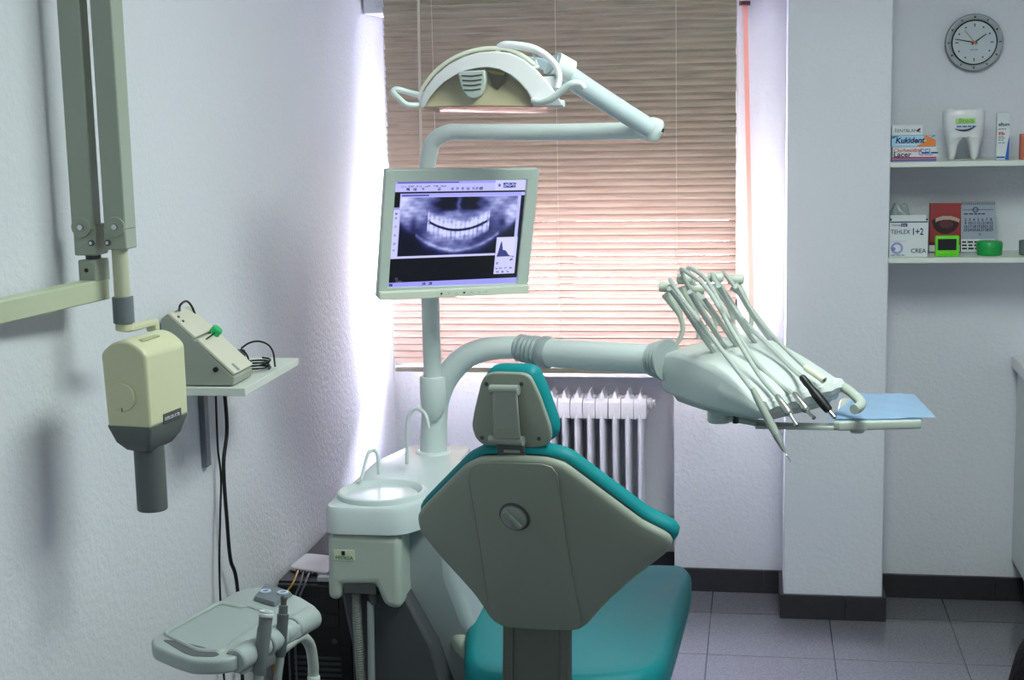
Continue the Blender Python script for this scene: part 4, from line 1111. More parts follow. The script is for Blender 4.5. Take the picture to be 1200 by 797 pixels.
handle([(640, 120, .01), (650, 121, .01), (661, 121.5, .005)], [.008, .010, .008], 'rear_grip')
m = MB(); m.lathe([(.010, 0), (.011, .01), (.010, .02)], L2(494, 113, -.03), V(0, 1, 0), 14); m.build('side_cap', WHITE, la)

# ------------------------------------------------------------------ instrument console on its arm
ic = thing('instrument_console', V(-.05, 3.5, .9), 'pale grey instrument console on a ringed swing arm, right of the chair', 'instrument console')
Yj = Yp-.0
j0 = atY(606, 407, Yj); j1 = atY(645, 414, Yj-.04)
jd = (j1-j0).normalized()
m = MB(); n_ = 13; LJ = (j1-j0).length
prof = [(.0305, 0)]
for k in range(5): prof += [(.037+.002*(k > 2), LJ*(.08+.13*k)), (.0335, LJ*(.08+.13*k+.06))]
prof += [(.042, LJ*.78), (.043, LJ*.92), (.040, LJ*1.0), (.037, LJ*1.02)]
m.lathe(prof, j0, jd, 32); m.build('arm_joint', mat('joint_grey', (.62, .66, .67), .35), ic)
Yk2 = 3.56
a1 = atY(772, 421.5, Yk2)
m = MB(); m.tube([j1-jd*.01, (j1*.5+a1*.5), a1], [.037, .037, .036], 28, smooth=4); m.build('swing_arm', PIPE, ic)
ad_ = (a1-j1).normalized()
m = MB(); prof = []
for k in range(4): prof += [(.039, .012*k), (.042+.003*k, .012*k+.003), (.042+.003*k, .012*k+.010)]
m.lathe(prof, a1-ad_*.018, ad_, 28); m.build('arm_collar', mat('collar_pale', (.66, .70, .70), .35), ic)
# body: corner columns A (arm side near), B (front near), C (front far), D (back far)
At, Ab = atY(775, 414, 3.55), atY(776, 459, 3.55)
Bt, Bb = atY(893, 474, 3.24), atY(893, 491, 3.24)
Ct, Cb = atY(986, 446, 3.46), atY(984, 468, 3.46)
Dt, Db = atY(872, 388, 3.82), atY(884, 440, 3.82)
def lerp4(a, b, t_): return a.lerp(b, t_)
rings = []
N1 = 8
for k in range(N1+1):
    t_ = k/N1
    tn = lerp4(At, Bt, t_); bn = lerp4(Ab, Bb, t_); tf = lerp4(Dt, Ct, t_); bf = lerp4(Db, Cb, t_)
    bulge = .030*math.sin(PI*min(1, t_*.9+.08))
    tn = tn+V(0, 0, bulge*.9); tf = tf+V(0, 0, bulge*.55)
    if k == 0: tn = tn-V(0, 0, .010); tf = tf-V(0, 0, .012)
    drop = .012*math.sin(PI*t_)
    bn = bn-V(0, 0, drop); bf = bf-V(0, 0, drop)
    rings.append([bn, bn.lerp(tn, .55)+(tn-tf)*.04, tn, tn.lerp(tf, .33)+V(0, 0, .008), tn.lerp(tf, .67)+V(0, 0, .008), tf, bf])
m = MB(); m.loft(rings); m.build('console_body', UNITW, ic, bevel=.014, seg=4, sub=0)
# darker lower pan
m = MB(); rr_ = []
for k in range(N1+1):
    t_ = k/N1
    bn = rings[k][0].lerp(rings[k][6], .06)-V(0, 0, .001); bf = rings[k][6].lerp(rings[k][0], .06)-V(0, 0, .001)
    h_ = .022*(1-t_)+.008
    rr_.append([bn+V(0, 0, .01), bf+V(0, 0, .01), bf.lerp(bn, .1)-V(0, 0, h_), bn.lerp(bf, .1)-V(0, 0, h_)])
m.loft(rr_); m.build('lower_pan', UNITG, ic, bevel=.006, seg=3)
# scalloped instrument rest along the front lip
fdir = (Ct-Bt); fl_ = fdir.length; fdir.normalize(); outd = V(fdir.y, -fdir.x, 0).normalized()
if outd.y > 0: outd = -outd
m = MB(); ringA = []
for k in range(61):
    s_ = k/60; sc2 = .5+.5*math.cos(2*PI*s_*5); p = Bt.lerp(Ct, .02+s_*.96)
    h_ = .010*sc2
    ringA.append([p-outd*.03+V(0, 0, .006), p+outd*.006+V(0, 0, .000+h_*.6), p+outd*(.012+.006*sc2)+V(0, 0, -.010), p+outd*.008-V(0, 0, .024), p-outd*.03-V(0, 0, .024)])
m.loft(ringA); m.build('instrument_rest', UNITW, ic)
# handle at the far front corner
hd = [atY(985, 452, 3.46), atY(995, 458, 3.43), atY(1004, 466, 3.41), atY(1009, 472, 3.39), atY(1007, 477, 3.37), atY(1001, 480, 3.35)]
m = MB(); m.tube(hd, .0115, 14); m.build('handle', UNITG, ic)
# swivel drum, knob, tray arm and tray
dc_ = atY(843, 482, 3.50)
m = MB(); m.lathe([(.029, .03), (.029, -.022), (.026, -.026), (0, -.026)], dc_, (0, 0, 1), 28); m.build('swivel_drum', UNITW, ic)
dk = atY(862, 492, 3.40)
m = MB(); m.lathe([(.0, -.008), (.007, -.008), (.008, 0), (.007, .010), (0, .01)], dk, (0, 0, 1), 14); m.build('lock_knob', BLACK, ic)
ZT_ = atY(1082, 494, 3.42).z
tA = [atZ(977, 495, ZT_), atZ(1082, 492.5, ZT_), atZ(1065, 466, ZT_), atZ(985, 466, ZT_)]
m = MB(); pl_ = rounded(tA, .012); pad(m, resample(pl_, 48), V(0, 0, -1), .021, .005, 3); tr_ = m.build('instrument_tray', UNITG, ic)
b0 = atZ(885, 498, ZT_-.016); b1 = atZ(1015, 500, ZT_-.016)
bd = (b1-b0).normalized(); bs = V(-bd.y, bd.x, 0)*.02
m = MB(); m.loft([[p-bs-V(0, 0, .006), p+bs-V(0, 0, .006), p+bs+V(0, 0, .003), p-bs+V(0, 0, .003)] for p in (b0, b1)])
m.lathe([(.016, .01), (.016, -.012), (0, -.012)], b1-bd*.02+V(0, 0, -.002), (0, 0, 1), 18)
m.build('tray_arm', UNITG, ic, bevel=.002)
m = MB(); q_ = atZ(862, 492, ZT_-.01); m.loft([[p+V(0, 0, .004), p+V(0, .03, .004), p+V(0, .03, -.009), p+V(0, 0, -.009)] for p in (dc_+V(.02, -.03, -.02)+V(0, 0, ZT_-dc_.z+.012), b0+bd*.03)]); m.build('arm_link', UNITG, ic, bevel=.003)
# blue paper on the tray
pp = [atZ(968, 491.5, ZT_+.004), atZ(1097, 489.5, ZT_+.004), atZ(1071, 461.5, ZT_+.004), atZ(1006, 461, ZT_+.004)]
m = MB(); n_ = 12; gr = []
for i in range(n_+1):
    row = []
    for j in range(n_+1):
        p = pp[0].lerp(pp[1], j/n_).lerp(pp[3].lerp(pp[2], j/n_), i/n_)
        row.append(p+V(0, 0, .0012*math.sin(i*1.7+j*.8)+.0008*math.sin(j*2.3)))
    gr.append(row)
m.loft(gr, caps=False, closed=False)
bmesh.ops.solidify(m.bm, geom=m.bm.faces[:], thickness=.0014)
tag(m.build('tray_paper', BLUE), 'light blue paper sheet covering the instrument tray', 'paper')

# whip arms: upright stems and hooks at the back of the console
hooks = [((782, 338), 3.60), ((803, 329), 3.66), ((816, 340), 3.70), ((838, 327), 3.76), ((862, 329), 3.82)]
stems = [[(793, 404), (800, 388), (797, 370), (788, 354), (781, 343)], [(818, 398), (819, 380), (812, 360), (803, 345), (800, 336)], [(838, 392), (838, 374), (829, 360), (820, 350), (815, 343)],
         [(856, 390), (858, 370), (850, 352), (842, 340), (837, 332)], [(880, 388), (880, 366), (873, 350), (866, 340), (860, 334)]]
e2 = (Dt-At); e2.z = 0; e2.normalize()
e1 = V(e2.y, -e2.x, 0)
for (hpx, hy_), stp in zip(hooks, stems):
    P = [atY(x, y, hy_) for x, y in stp]
    m = MB(); m.tube(P, [.0052, .0056, .0072, .0125, .0150], 14); wa = m.build('whip_arm', CREAM if False else mat('whip_beige', (.75, .78, .73), .4), ic)
    h_ = atY(*hpx, hy_)
    m = MB(); m.lathe([(0, -.020), (.0105, -.020), (.013, -.016), (.013, .016), (.0105, .020), (0, .020)], h_+V(0, 0, .004), (e2*.3+V(.9, -.35, 0)).normalized(), 18); m.build('hook_roller', mat('roller_pale', (.78, .80, .75), .4), wa)

# ------------------------------------------------------------------ handpieces with hoses (each a thing of its own)
def handpiece(name, label, hose, ret, body, tip, hy_, ty_, kind):
    """hose: pixels from hook to body start; ret: the loop back to the console"""
    n = len(hose); full = [*hose]
    ys = [hy_+(ty_-hy_)*(i/(n-1))**1.0 for i in range(n)]
    P = [atY(x, y, yy) for (x, y), yy in zip(full, ys)]
    b0 = atY(*body[0], ty_); b1 = atY(*body[1], ty_-.035)
    t = thing(name, b1, label, 'dental handpiece')
    P[-1] = b0
    # return hose, a little lower
    rn_ = len(ret); R_ = [atY(x, y, hy_+(ty_+.05-hy_)*(i/(rn_-1))) for i, (x, y) in enumerate(ret)]
    m = MB(); m.tube(list(reversed(R_))+P[0:], .0054 if kind != 'white' else .0050, 10, smooth=6); m.build('hose', HOSE, t)
    d = (b1-b0); L = d.length; d.normalize()
    if kind == 'steel':
        m = MB(); m.lathe([(.0045, -.004), (.0068, .0), (.0072, L*.3), (.0085, L*.55), (.0092, L*.85), (.0075, L*.96), (.005, L)], b0, d, 18); m.build('motor_sleeve', mat('sleeve_nickel', (.72, .73, .70), .25, metal=.85), t)
        tp = atY(*tip, ty_-.06); dt = (tp-b1)
        m = MB(); m.lathe([(.0048, -.002), (.0035, dt.length*.25), (.0035, dt.length*.8), (.0046, dt.length*.82), (.0046, dt.length)], b1, dt.normalized(), 12); m.build('coupling', STEEL, t)
    elif kind == 'black':
        m = MB(); m.lathe([(.005, -.004), (.0078, .001), (.0085, L*.18), (.0075, L*.3), (.0105, L*.5), (.0110, L*.8), (.0095, L*.97), (.006, L)], b0, d, 20); m.build('motor_sleeve', BLACK, t)
        tp = atY(*tip, ty_-.045); dt = (tp-b1); m = MB(); m.lathe([(.0055, -.002), (.0048, dt.length*.9), (.003, dt.length)], b1, dt.normalized(), 12); m.build('coupling', STEEL, t)
    elif kind == 'scaler':
        m = MB(); m.lathe([(.0055, -.01), (.0068, 0), (.0078, L*.1), (.0085, L*.45), (.0095, L*.80), (.0080, L)], b0, d, 20); m.build('grip', mat('scaler_grey', (.60, .63, .60), .35), t)
        tp = atY(*tip[0], ty_-.06); dt = (tp-b1); m = MB(); m.lathe([(.0083, -.001), (.0083, dt.length*.15), (.0045, dt.length*.85), (.002, dt.length)], b1, dt.normalized(), 16); m.build('nose_cone', mat('nose_grey', (.45, .48, .48), .35), t)
        m = MB(); m.tube([tp-dt*.05] + [atY(*q, ty_-.07) for q in tip[1:]], [.0016, .0013, .0009], 8); m.build('needle_tip', STEEL, t)
    else:
        m = MB(); m.lathe([(.0045, -.004), (.0070, 0), (.0075, L*.5), (.0085, L*.92), (.0078, L), (.004, L), (.004, L*.9), (0, L*.9)], b0, d, 18); m.build('connector', mat('connector_cream', (.84, .84, .76), .4), t)
        m = MB(); m.lathe([(.0037, 0), (.0037, .003), (0, .003)], b1-d*.004, d, 12); m.build('bore', BLACK, t)
    return t
handpiece('ultrasonic_scaler', 'grey needle-tipped scaler hanging lowest, nearest end of the instrument row',
          [(788, 332), (803, 355), (834, 395), (865, 435), (884, 459)], [(858, 438), (836, 412), (812, 378), (795, 352), (784, 338)], [(884, 460), (910, 510)], [(919, 529), (922, 534), (927, 541)], 3.585, 3.20, 'scaler')
handpiece('micromotor_handpiece', 'nickel handpiece right next to the needle-tipped scaler, second in the instrument row',
          [(801, 325), (812, 324), (832, 343), (862, 395), (890, 440), (910, 464)], [(868, 436), (846, 402), (822, 366), (808, 342)], [(911, 465), (926, 486)], (934, 499), 3.645, 3.24, 'steel')
handpiece('turbine_handpiece', 'nickel handpiece between another nickel one and the black one, third in the row',
          [(808, 323), (826, 326), (850, 366), (880, 416), (908, 446), (930, 462)], [(886, 436), (862, 404), (840, 372), (824, 348)], [(931, 462), (946, 482)], (954, 490), 3.69, 3.28, 'steel')
handpiece('black_handpiece', 'black handpiece with steel tip resting over the console edge, fourth in the row',
          [(838, 325), (848, 346), (876, 380), (906, 410), (928, 432), (940, 442)], [(905, 428), (882, 398), (860, 366), (842, 335)], [(940, 442), (972, 482)], (979, 490), 3.75, 3.32, 'black')
handpiece('open_connector_hose', 'cream empty hose connector lying highest, far end of the instrument row',
          [(850, 322), (866, 342), (892, 378), (914, 402), (944, 431)], [(925, 420), (900, 395), (878, 364), (862, 336)], [(944, 431), (966, 446)], None, 3.81, 3.40, 'white')

# ------------------------------------------------------------------ dental chair
yaw = math.radians(15)
fw_ = V(math.sin(yaw), math.cos(yaw), 0); rt = V(math.cos(yaw), -math.sin(yaw), 0)
ch = thing('dental_chair', V(-.42, 3.5, 0), 'teal dental chair with grey backrest shell, seen from behind', 'dental chair')
rec = math.radians(20)
bn = (fw_*math.cos(rec)+V(0, 0, 1)*math.sin(rec)).normalized()      # front normal of the backrest
bq = atY(632, 640, 3.03)
def bp_(px, py, d=0): return onP(px, py, bq+bn*d, bn)
shell_px = [(482.6, 612), (489, 603), (544.7, 545), (562, 536), (600, 534.5), (639, 537), (660, 543), (749, 620), (778, 638), (783.5, 646.4), (779, 656), (739, 684), (709, 709), (689, 731), (679, 738), (654, 741), (620, 738.5), (589.5, 734), (577, 728.6), (554.6, 699), (507.3, 654), (485, 629)]
sh = resample(rounded([bp_(x, y) for x, y in shell_px], .012, 3), 120)
uax = rt; vax = bn.cross(rt).normalized(); vax = vax if vax.z > 0 else -vax
bcn = sum(sh, Vector())/len(sh)
def wing(p):
    u = (p-bcn).dot(uax)
    k = max(0, abs(u+.005)-.105); return bn*(k*.16) - bn*.0
m = MB(); rings = []
for ins, off in ((.004, .012), (.0, .006), (.001, .0), (.005, -.005), (.011, -.0075)):
    rings.append([p+wing(p)+bn*off for p in shrink(sh, ins)])
for q in (.12, .25, .4, .55, .7, .85, .97):
    row = [p.lerp(bcn, q) for p in shrink(sh, .011)]
    rings.append([p+wing(p)+bn*(-.0075-.004*min(1, q*4)) for p in row])
m.loft(rings); m.build('backrest_shell', SHELL, ch, ang=60)
# two creased panels down the shell: raised centre panel
cp_px = [(551, 551), (564, 538.5), (641, 540), (655, 546), (668, 640), (684, 726), (678, 735), (592, 731), (577, 720), (566, 640)]
cpo = resample(rounded([bp_(x, y) for x, y in cp_px], .02, 4), 60)
m = MB(); pad(m, [p-bn*.011 for p in cpo], -bn, .0022, .0021, 3); m.build('shell_panel', SHELL, ch, ang=60)
# cushion: larger than the shell, rounded, facing away
cush = [p+wing(p)+bn*.010 for p in sh]
ctop = []
for p in sh:
    v_ = (p-bcn).dot(vax); u_ = (p-bcn).dot(uax)
    grow = 1.018
    ctop.append(bcn+(p-bcn)*grow+wing(p)+bn*.013+vax*(.006 if v_ > 0 else 0))
m = MB(); pad(m, ctop, bn, .042, .019, 5, dome=.004); m.build('backrest_cushion', TEAL, ch, ang=70)
m = MB(); pad(m, [bcn+(p-bcn)*.99+wing(p)+bn*.004 for p in sh], bn, .014, .003, 2); m.build('backrest_shade_gap', BLACK, ch)  # black strip standing in for the shade between shell and cushion
# round lock knob
kc = bp_(606, 601)-bn*.015
m = MB(); m.lathe([(.030, -.004), (.034, -.004), (.034, .0015), (.0305, .0035), (.030, 0)], kc, -bn, 36); m.build('knob_ring', DGREY, ch)
m = MB(); m.lathe([(0, .008), (.026, .008), (.029, .006), (.0295, 0), (0, 0)], kc, -bn, 32); kn = m.build('lock_knob', BRACK, ch)
dg = (uax*.62-vax*.78).normalized(); dgp = bn.cross(dg).normalized()
m = MB(); m.loft([[kc-bn*.008+s_*dg*.026+dgp*.007*w_ for w_ in (-1, 1)]+[kc-bn*.014+s_*dg*.023+dgp*.0045*w_ for w_ in (1, -1)] for s_ in (-1, 1)]); m.build('knob_grip', BRACK, kn, bevel=.0015)
# headrest
hrec = math.radians(8)
hn = (fw_*math.cos(hrec)+V(0, 0, 1)*math.sin(hrec)).normalized()
hq0 = bp_(602, 525); hq = hq0 + bn*.03
def hp_(px, py, d=0): return onP(px, py, hq+hn*d, hn)
hpx = [(553.5, 498), (557, 478), (564.5, 447), (570, 438), (580, 435.5), (613, 436.5), (622, 440), (633, 463), (645, 497), (647.5, 510), (644, 520), (634, 524), (600, 524.5), (567, 521), (558, 513)]
hs = resample(rounded([hp_(x, y) for x, y in hpx], .008, 3), 80)
hcn = sum(hs, Vector())/len(hs)
m = MB(); pad(m, [p+hn*.006 for p in hs], -hn, .012, .005, 3); m.build('headrest_shell', SHELL, ch, ang=60)
hvx = hn.cross(rt).normalized(); hvx = hvx if hvx.z > 0 else -hvx
ho = [hcn+(p-hcn)*1.03+hn*.008+hvx*.004 for p in hs]
m = MB(); pad(m, ho, hn, .050, .022, 5, dome=.008); m.build('headrest_cushion', TEAL, ch, ang=70)
for q in ((571.5, 449), (612.5, 449), (566.5, 512), (633, 513)):
    m = MB(); m.lathe([(0, .001), (.0045, .001), (.0045, -.002), (0, -.002)], hp_(*q)-hn*.006, -hn, 12); m.build('screw', DGREY, ch)
hr = rt
m = MB(); m.tube([hp_(575, 456.5, -.016), hp_(608, 457, -.016)], .0105, 14, smooth=0); m.build('bracket_top_bar', BRACK, ch)
m = MB(); bpx = [(577, 458), (606, 458), (610.5, 516), (578.5, 516)]; m.loft([[hp_(x, y, -.008) for x, y in bpx], [hp_(x, y, -.026) for x, y in bpx]]); bk = m.build('bracket_body', BRACK, ch, bevel=.005, seg=3)
m = MB(); lpx = [(579.5, 513), (579, 508), (584, 503), (593, 501.5), (603, 503), (608.5, 508), (609, 513)]; m.loft([[hp_(x, y, -.024) for x, y in lpx], [hp_(x, y, -.0275) for x, y in lpx]]); m.build('bracket_tongue', SHELL, bk)
m = MB(); m.tube([hp_(574, 515, -.016), hp_(613.5, 517, -.016)], .0100, 14, smooth=0); m.build('bracket_lower_bar', BRACK, ch)
m = MB(); gpx = [(581, 520), (614, 521), (617, 535.5), (584, 535)]; m.loft([[hp_(x, y, .004) for x, y in gpx], [hp_(x, y, -.020) for x, y in gpx]]); gs = m.build('bracket_socket', DGREY, ch, bevel=.004)
m = MB(); gpx = [(590, 527), (609, 528), (609.5, 531), (590.5, 530.5)]; m.loft([[hp_(x, y, -.019) for x, y in gpx], [hp_(x, y, -.0225) for x, y in gpx]]); m.build('socket_slot', BRACK, gs)
# seat
ZS = .42
spx = [(558, 702), (545, 730), (543, 768), (552, 790), (600, 796), (700, 796), (760, 790), (781, 775), (800, 712), (811, 668), (802, 660), (770, 659), (700, 664), (620, 676)]
so = [atZ(x, y, ZS) for x, y in spx]
so = resample(rounded(so, [.04]*8+[.05, .02, .004, .012, .02, .02], 4), 140)
m = MB(); 
def seatz(p):
    u = (p-V(-.42, 3.5, ZS)).dot(rt); v_ = (p-V(-.42, 3.5, ZS)).dot(fw_)
    return .14*max(0, abs(u)-.10)**2*4 + .0
rings = []
rd_ = .034; th_ = .10
for k in range(5):
    a_ = PI/2*k/4; rings.append([p-V(0, 0, th_-rd_*(1-math.cos(a_))*.6) for p in shrink(so, rd_*(1-math.sin(a_))*.8)])
for k in range(6):
    a_ = PI/2*k/5; rings.append([p-V(0, 0, rd_*(1-math.sin(a_))) for p in shrink(so, rd_*(1-math.cos(a_)))])
scn = sum(so, Vector())/len(so)
for q in (.15, .35, .55, .75, .95):
    rings.append([p.lerp(scn, q) - V(0, 0, .022*(1-(1-q)**2)) for p in rings[10]])
m.loft(rings); m.build('seat_cushion', TEAL, ch, ang=70)
# legrest continuing from the seat front, dropped away behind the backrest
fl0 = atZ(700, 662, ZS)
lg = [V(-.42, 3.86, 0)-rt*.20, V(-.42, 3.86, 0)+rt*.20]
m = MB()
def legr(c_, w_, z_, t__): return [c_-rt*w_+V(0, 0, z_), c_+rt*w_+V(0, 0, z_), c_+rt*w_+V(0, 0, z_-t__), c_-rt*w_+V(0, 0, z_-t__)]
cl0 = V(-.45, 3.78, 0)
m.loft([legr(cl0, .16, .40, .08), legr(cl0+fw_*.12, .15, .34, .08), legr(cl0+fw_*.26, .13, .20, .07), legr(cl0+fw_*.30, .12, .15, .06)]); m.build('legrest_cushion', TEAL, ch, bevel=.025, seg=4)
# backrest support strap with side rails
s0 = [bp_(589, 731, -.004), bp_(665, 736, -.004)]
def stp(px, py, y): return atY(px, py, y)
yS = (s0[0].y+s0[1].y)/2
def strap(pxs_top, pxs_bot, nm, mm, d_=.012, dz=0):
    a_ = [bp_(x, 728, .0-dz) for x in pxs_top]; b_ = [onP(x, 815, bq-bn*(.0+dz)-bn*.06, bn) for x in pxs_bot]
    m = MB(); m.loft([[a_[0], a_[1], a_[1]+bn*d_, a_[0]+bn*d_], [b_[0], b_[1], b_[1]+bn*d_, b_[0]+bn*d_], [b_[0]-V(0, 0, .22), b_[1]-V(0, 0, .22), b_[1]-V(0, 0, .22)+bn*d_*2, b_[0]-V(0, 0, .22)+bn*d_*2]]); return m.build(nm, mm, ch, bevel=.003)
SUP = mat('support_grey', (.37, .385, .36), .5)
strap((599, 657), (598, 658), 'support_plate', SUP); strap((589, 601), (588, 600), 'support_rail', SUP, .02, .004); strap((656, 667), (656, 667), 'support_rail', SUP, .02, .004)
# swing bracket between unit and chair
m = MB()
crv = [((470, 665), (528, 648), 3.62), ((499, 648), (541, 650), 3.60), ((503, 700), (541, 690), 3.57), ((510, 735), (546, 722), 3.54), ((530, 765), (566, 745), 3.5), ((560, 790), (600, 765), 3.46)]
crv = crv[1:]
rings = []
for (a_, b_, y_) in crv:
    p = atY(*a_, y_); q = atY(*b_, y_); rings.append([p, p.lerp(q, .5)+V(0, -.03, 0), q, q+V(0, .12, 0), p+V(0, .12, 0)])
m.loft(rings); m.build('swing_bracket', UNITG, ch, bevel=.015, seg=4, sub=0)
# base: column and foot plate
bc0 = V(-.40, 3.60, 0)
m = MB(); pl = [bc0+rt*x+fw_*y for x, y in ((-.17, -.24), (.17, -.24), (.20, .10), (.17, .34), (-.17, .34), (-.20, .10))]
pad(m, resample(rounded(pl, .06), 60), V(0, 0, 1), .045, .015, 3); m.build('foot_plate', UNITG, ch)
m = MB(); m.loft([[bc0+rt*x+fw_*y+V(0, 0, z_) for x, y in ((-w_, -w_*1.2), (w_, -w_*1.2), (w_, w_*1.2), (-w_, w_*1.2))] for w_, z_ in ((.15, .04), (.13, .18), (.15, .31))]); m.build('lift_column', UNITW, ch, bevel=.03, seg=3)

# ------------------------------------------------------------------ assistant tray with suction tubes
ZA = .75
at_ = thing('assistant_tray', V(-.96, 2.62, ZA-.05), 'grey assistant tray with tube rests at the lower left', 'tray')
def ap(px, py, dz=0): p = atZ(px, py, ZA); return p+V(0, 0, dz)
opx = [(176.5, 748), (188, 742), (262, 701), (276, 693), (290, 689), (312, 686.5), (330, 691), (353, 699), (371, 710), (373.5, 717), (350, 733), (300, 757), (281, 767), (274, 771), (256, 774), (225, 774), (205, 768), (179, 757)]
ol = resample(rounded([ap(x, y) for x, y in opx], .012, 3), 100)
m = MB(); pad(m, ol, V(0, 0, -1), .028, .007, 4); m.build('tray_body', TRAYG, at_, ang=60)
# raised rim + recessed pan drawn as a rim frame
pan = [(193, 743), (258, 707), (284, 713), (289, 710), (318, 720), (306, 729), (270, 754), (262, 763), (232, 762)]
po_ = resample(rounded([ap(x, y) for x, y in pan], .010, 3), 72)
m = MB()
cen = sum(po_, Vector())/len(po_)
ring_o = [p+V(0, 0, .0) for p in [cen+(q-cen)*1.06 for q in po_]]
m.loft([[p+V(0, 0, -.002) for p in [cen+(q-cen)*1.07 for q in po_]], [p+V(0, 0, .004) for p in [cen+(q-cen)*1.045 for q in po_]], [p+V(0, 0, .004) for p in po_], [p+V(0, 0, .0008) for p in [cen+(q-cen)*.965 for q in po_]]], caps=False)
m.build('pan_rim', TRAYG, at_, ang=70)
# finger slot near the left front
fs = resample(rounded([ap(x, y) for x, y in ((190, 750), (207, 751), (240, 759), (258, 767), (252, 770), (226, 769.5), (214, 765))], .006, 3), 48)
m = MB(); m.loft([[p-V(0, 0, .002) for p in fs], [p+V(0, 0, .0006) for p in fs]]); m.build('finger_slot', XD, at_)
# control panel wedge with two ring buttons
cpx = [(296, 704), (312, 687.5), (344, 698.5), (322, 712)]
q = rounded([ap(x, y, .001) for x, y in cpx], .006, 3)
m = MB(); m.loft([[p for p in q], [p+V(0, 0, .008) for p in shrink(q, .004)]]); cpn = m.build('control_panel', mat('panel_blue_grey', (.42, .46, .48), .4), at_, bevel=.001)
for x, y in ((311, 698.5), (331.5, 700)):
    m = MB(); m.ring([(.0060, 0), (.0115, 0), (.0115, .0022), (.0085, .0032), (.0060, .0018)], ap(x, y, .009), (0, 0, 1), 24); m.build('ring_button', mat('button_lilac', (.72, .76, .85), .35), cpn)
# holder bar along the front right edge: five rotating collars
h0 = ap(274, 768, -.012); h1 = ap(368, 715, -.012)
hd_ = (h1-h0); HL = hd_.length; hd_.normalize()
cuts = [0, .22, .36, .56, .70, .98]
for i, (a_, b_) in enumerate(zip(cuts, cuts[1:])):
    r_ = .0225 if i % 2 == 0 else .0205
    m = MB(); m.lathe([(r_*.9, HL*a_+.001), (r_, HL*a_+.004), (r_, HL*b_-.004), (r_*.9, HL*b_-.001)], h0, hd_, 28); m.build('holder_sleeve', TRAYG, at_)
for a_ in cuts[1:-1]:
    m = MB(); m.lathe([(.0188, HL*a_-.0025), (.0188, HL*a_+.0025)], h0, hd_, 20); m.build('sleeve_gap', XD, at_)
# support tube
sup = [(278, 779, -.03), (300, 778, -.035), (318, 768, -.035), (334, 755, -.03)]
P = [atY(x, y, yy) for x, y, yy in ((283, 782, 2.52), (311, 776, 2.60), (335, 757, 2.72), (352, 746.5, 2.80), (363, 756, 2.86), (367, 778, 2.88), (368, 800, 2.89))]
P += [V(P[-1].x+.005, P[-1].y+.02, P[-1].z-.2), V(-.80, 3.25, .24), V(-.82, 3.46, .22)]
m = MB(); m.tube(P, .0115, 14, smooth=8); m.build('support_tube', UNITG, at_)
m = MB(); c_ = P[5]; m.lathe([(.0135, -.012), (.0135, .0), (.0122, .002)], atY(367.5, 793, 2.885), (0, 0, 1), 18); m.build('tube_collar', UNITW, at_)
m = MB(); m.tube([h0+hd_*HL*.1+V(0, 0, -.018), P[0]], [.014, .012], 14, smooth=0); m.build('tube_boss', UNITG, at_)
# suction handles resting in the holder
def suction(name, label, xy_top, xy_rest, r, kind):
    rest = h0+hd_*HL*.5
    yy = (h0+hd_*HL*xy_rest[2]).y-.026
    base = atY(xy_rest[0], xy_rest[1], yy)
    top = atY(*xy_top, yy+.012)
    t = thing(name, base, label, 'suction handle')
    d = (top-base); L = d.length; d.normalize()
    low = base-d*.045
    m = MB()
    if kind == 'wide':
        m.lathe([(r*.8, -.05), (r*.95, -.045), (r, 0), (r*1.05, L*.45), (r*.95, L*.62), (r*1.0, L*.82), (r*.92, L*.84)], base, d, 24); m.build('grip', mat('suction_grey', (.42, .45, .45), .45), t)
        m = MB(); m.lathe([(r*.95, L*.83), (r*1.15, L*.86), (r*1.15, L*.92), (r*1.0, L*.94), (r*1.0, L*1.0), (r*.45, L*1.0), (r*.4, L*.9), (0, L*.9)], base, d, 24); m.build('collar_ring', UNITW, t)
    else:
        m.lathe([(r*.8, -.05), (r, -.045), (r*1.05, L*.2), (r*1.1, L*.45), (r*.85, L*.48), (r*.85, L*.70), (r*.55, L*.73)], base, d, 20); m.build('grip', mat('suction_dark', (.33, .36, .36), .45), t)
        m = MB(); m.lathe([(r*.55, L*.72), (r*.55, L*.86), (r*.65, L*.88), (r*.65, L*.95), (r*.4, L*1.0), (0, L)], base, d, 16); m.build('nozzle', DGREY, t)
    P = [base-d*.045, base-d*.12, V(low.x+.005, low.y+.03, low.z-.18), V(low.x+.03, low.y+.15, low.z-.38), V(low.x+.08, low.y+.42, low.z-.52)]
    m = MB(); m.tube(P, r*.78, 14); m.build('hose', mat('suction_hose', (.52, .55, .54), .5), t)
suction('suction_handle', 'wide grey suction handle with white ring top, in the tray rest nearer the camera', (312.5, 716), (307.5, 758, .29), .0125, 'wide')
suction('saliva_handle', 'slim dark suction handle with nozzle tip, in the tray rest nearer the unit', (333, 698), (330.5, 738, .60), .0100, 'slim')

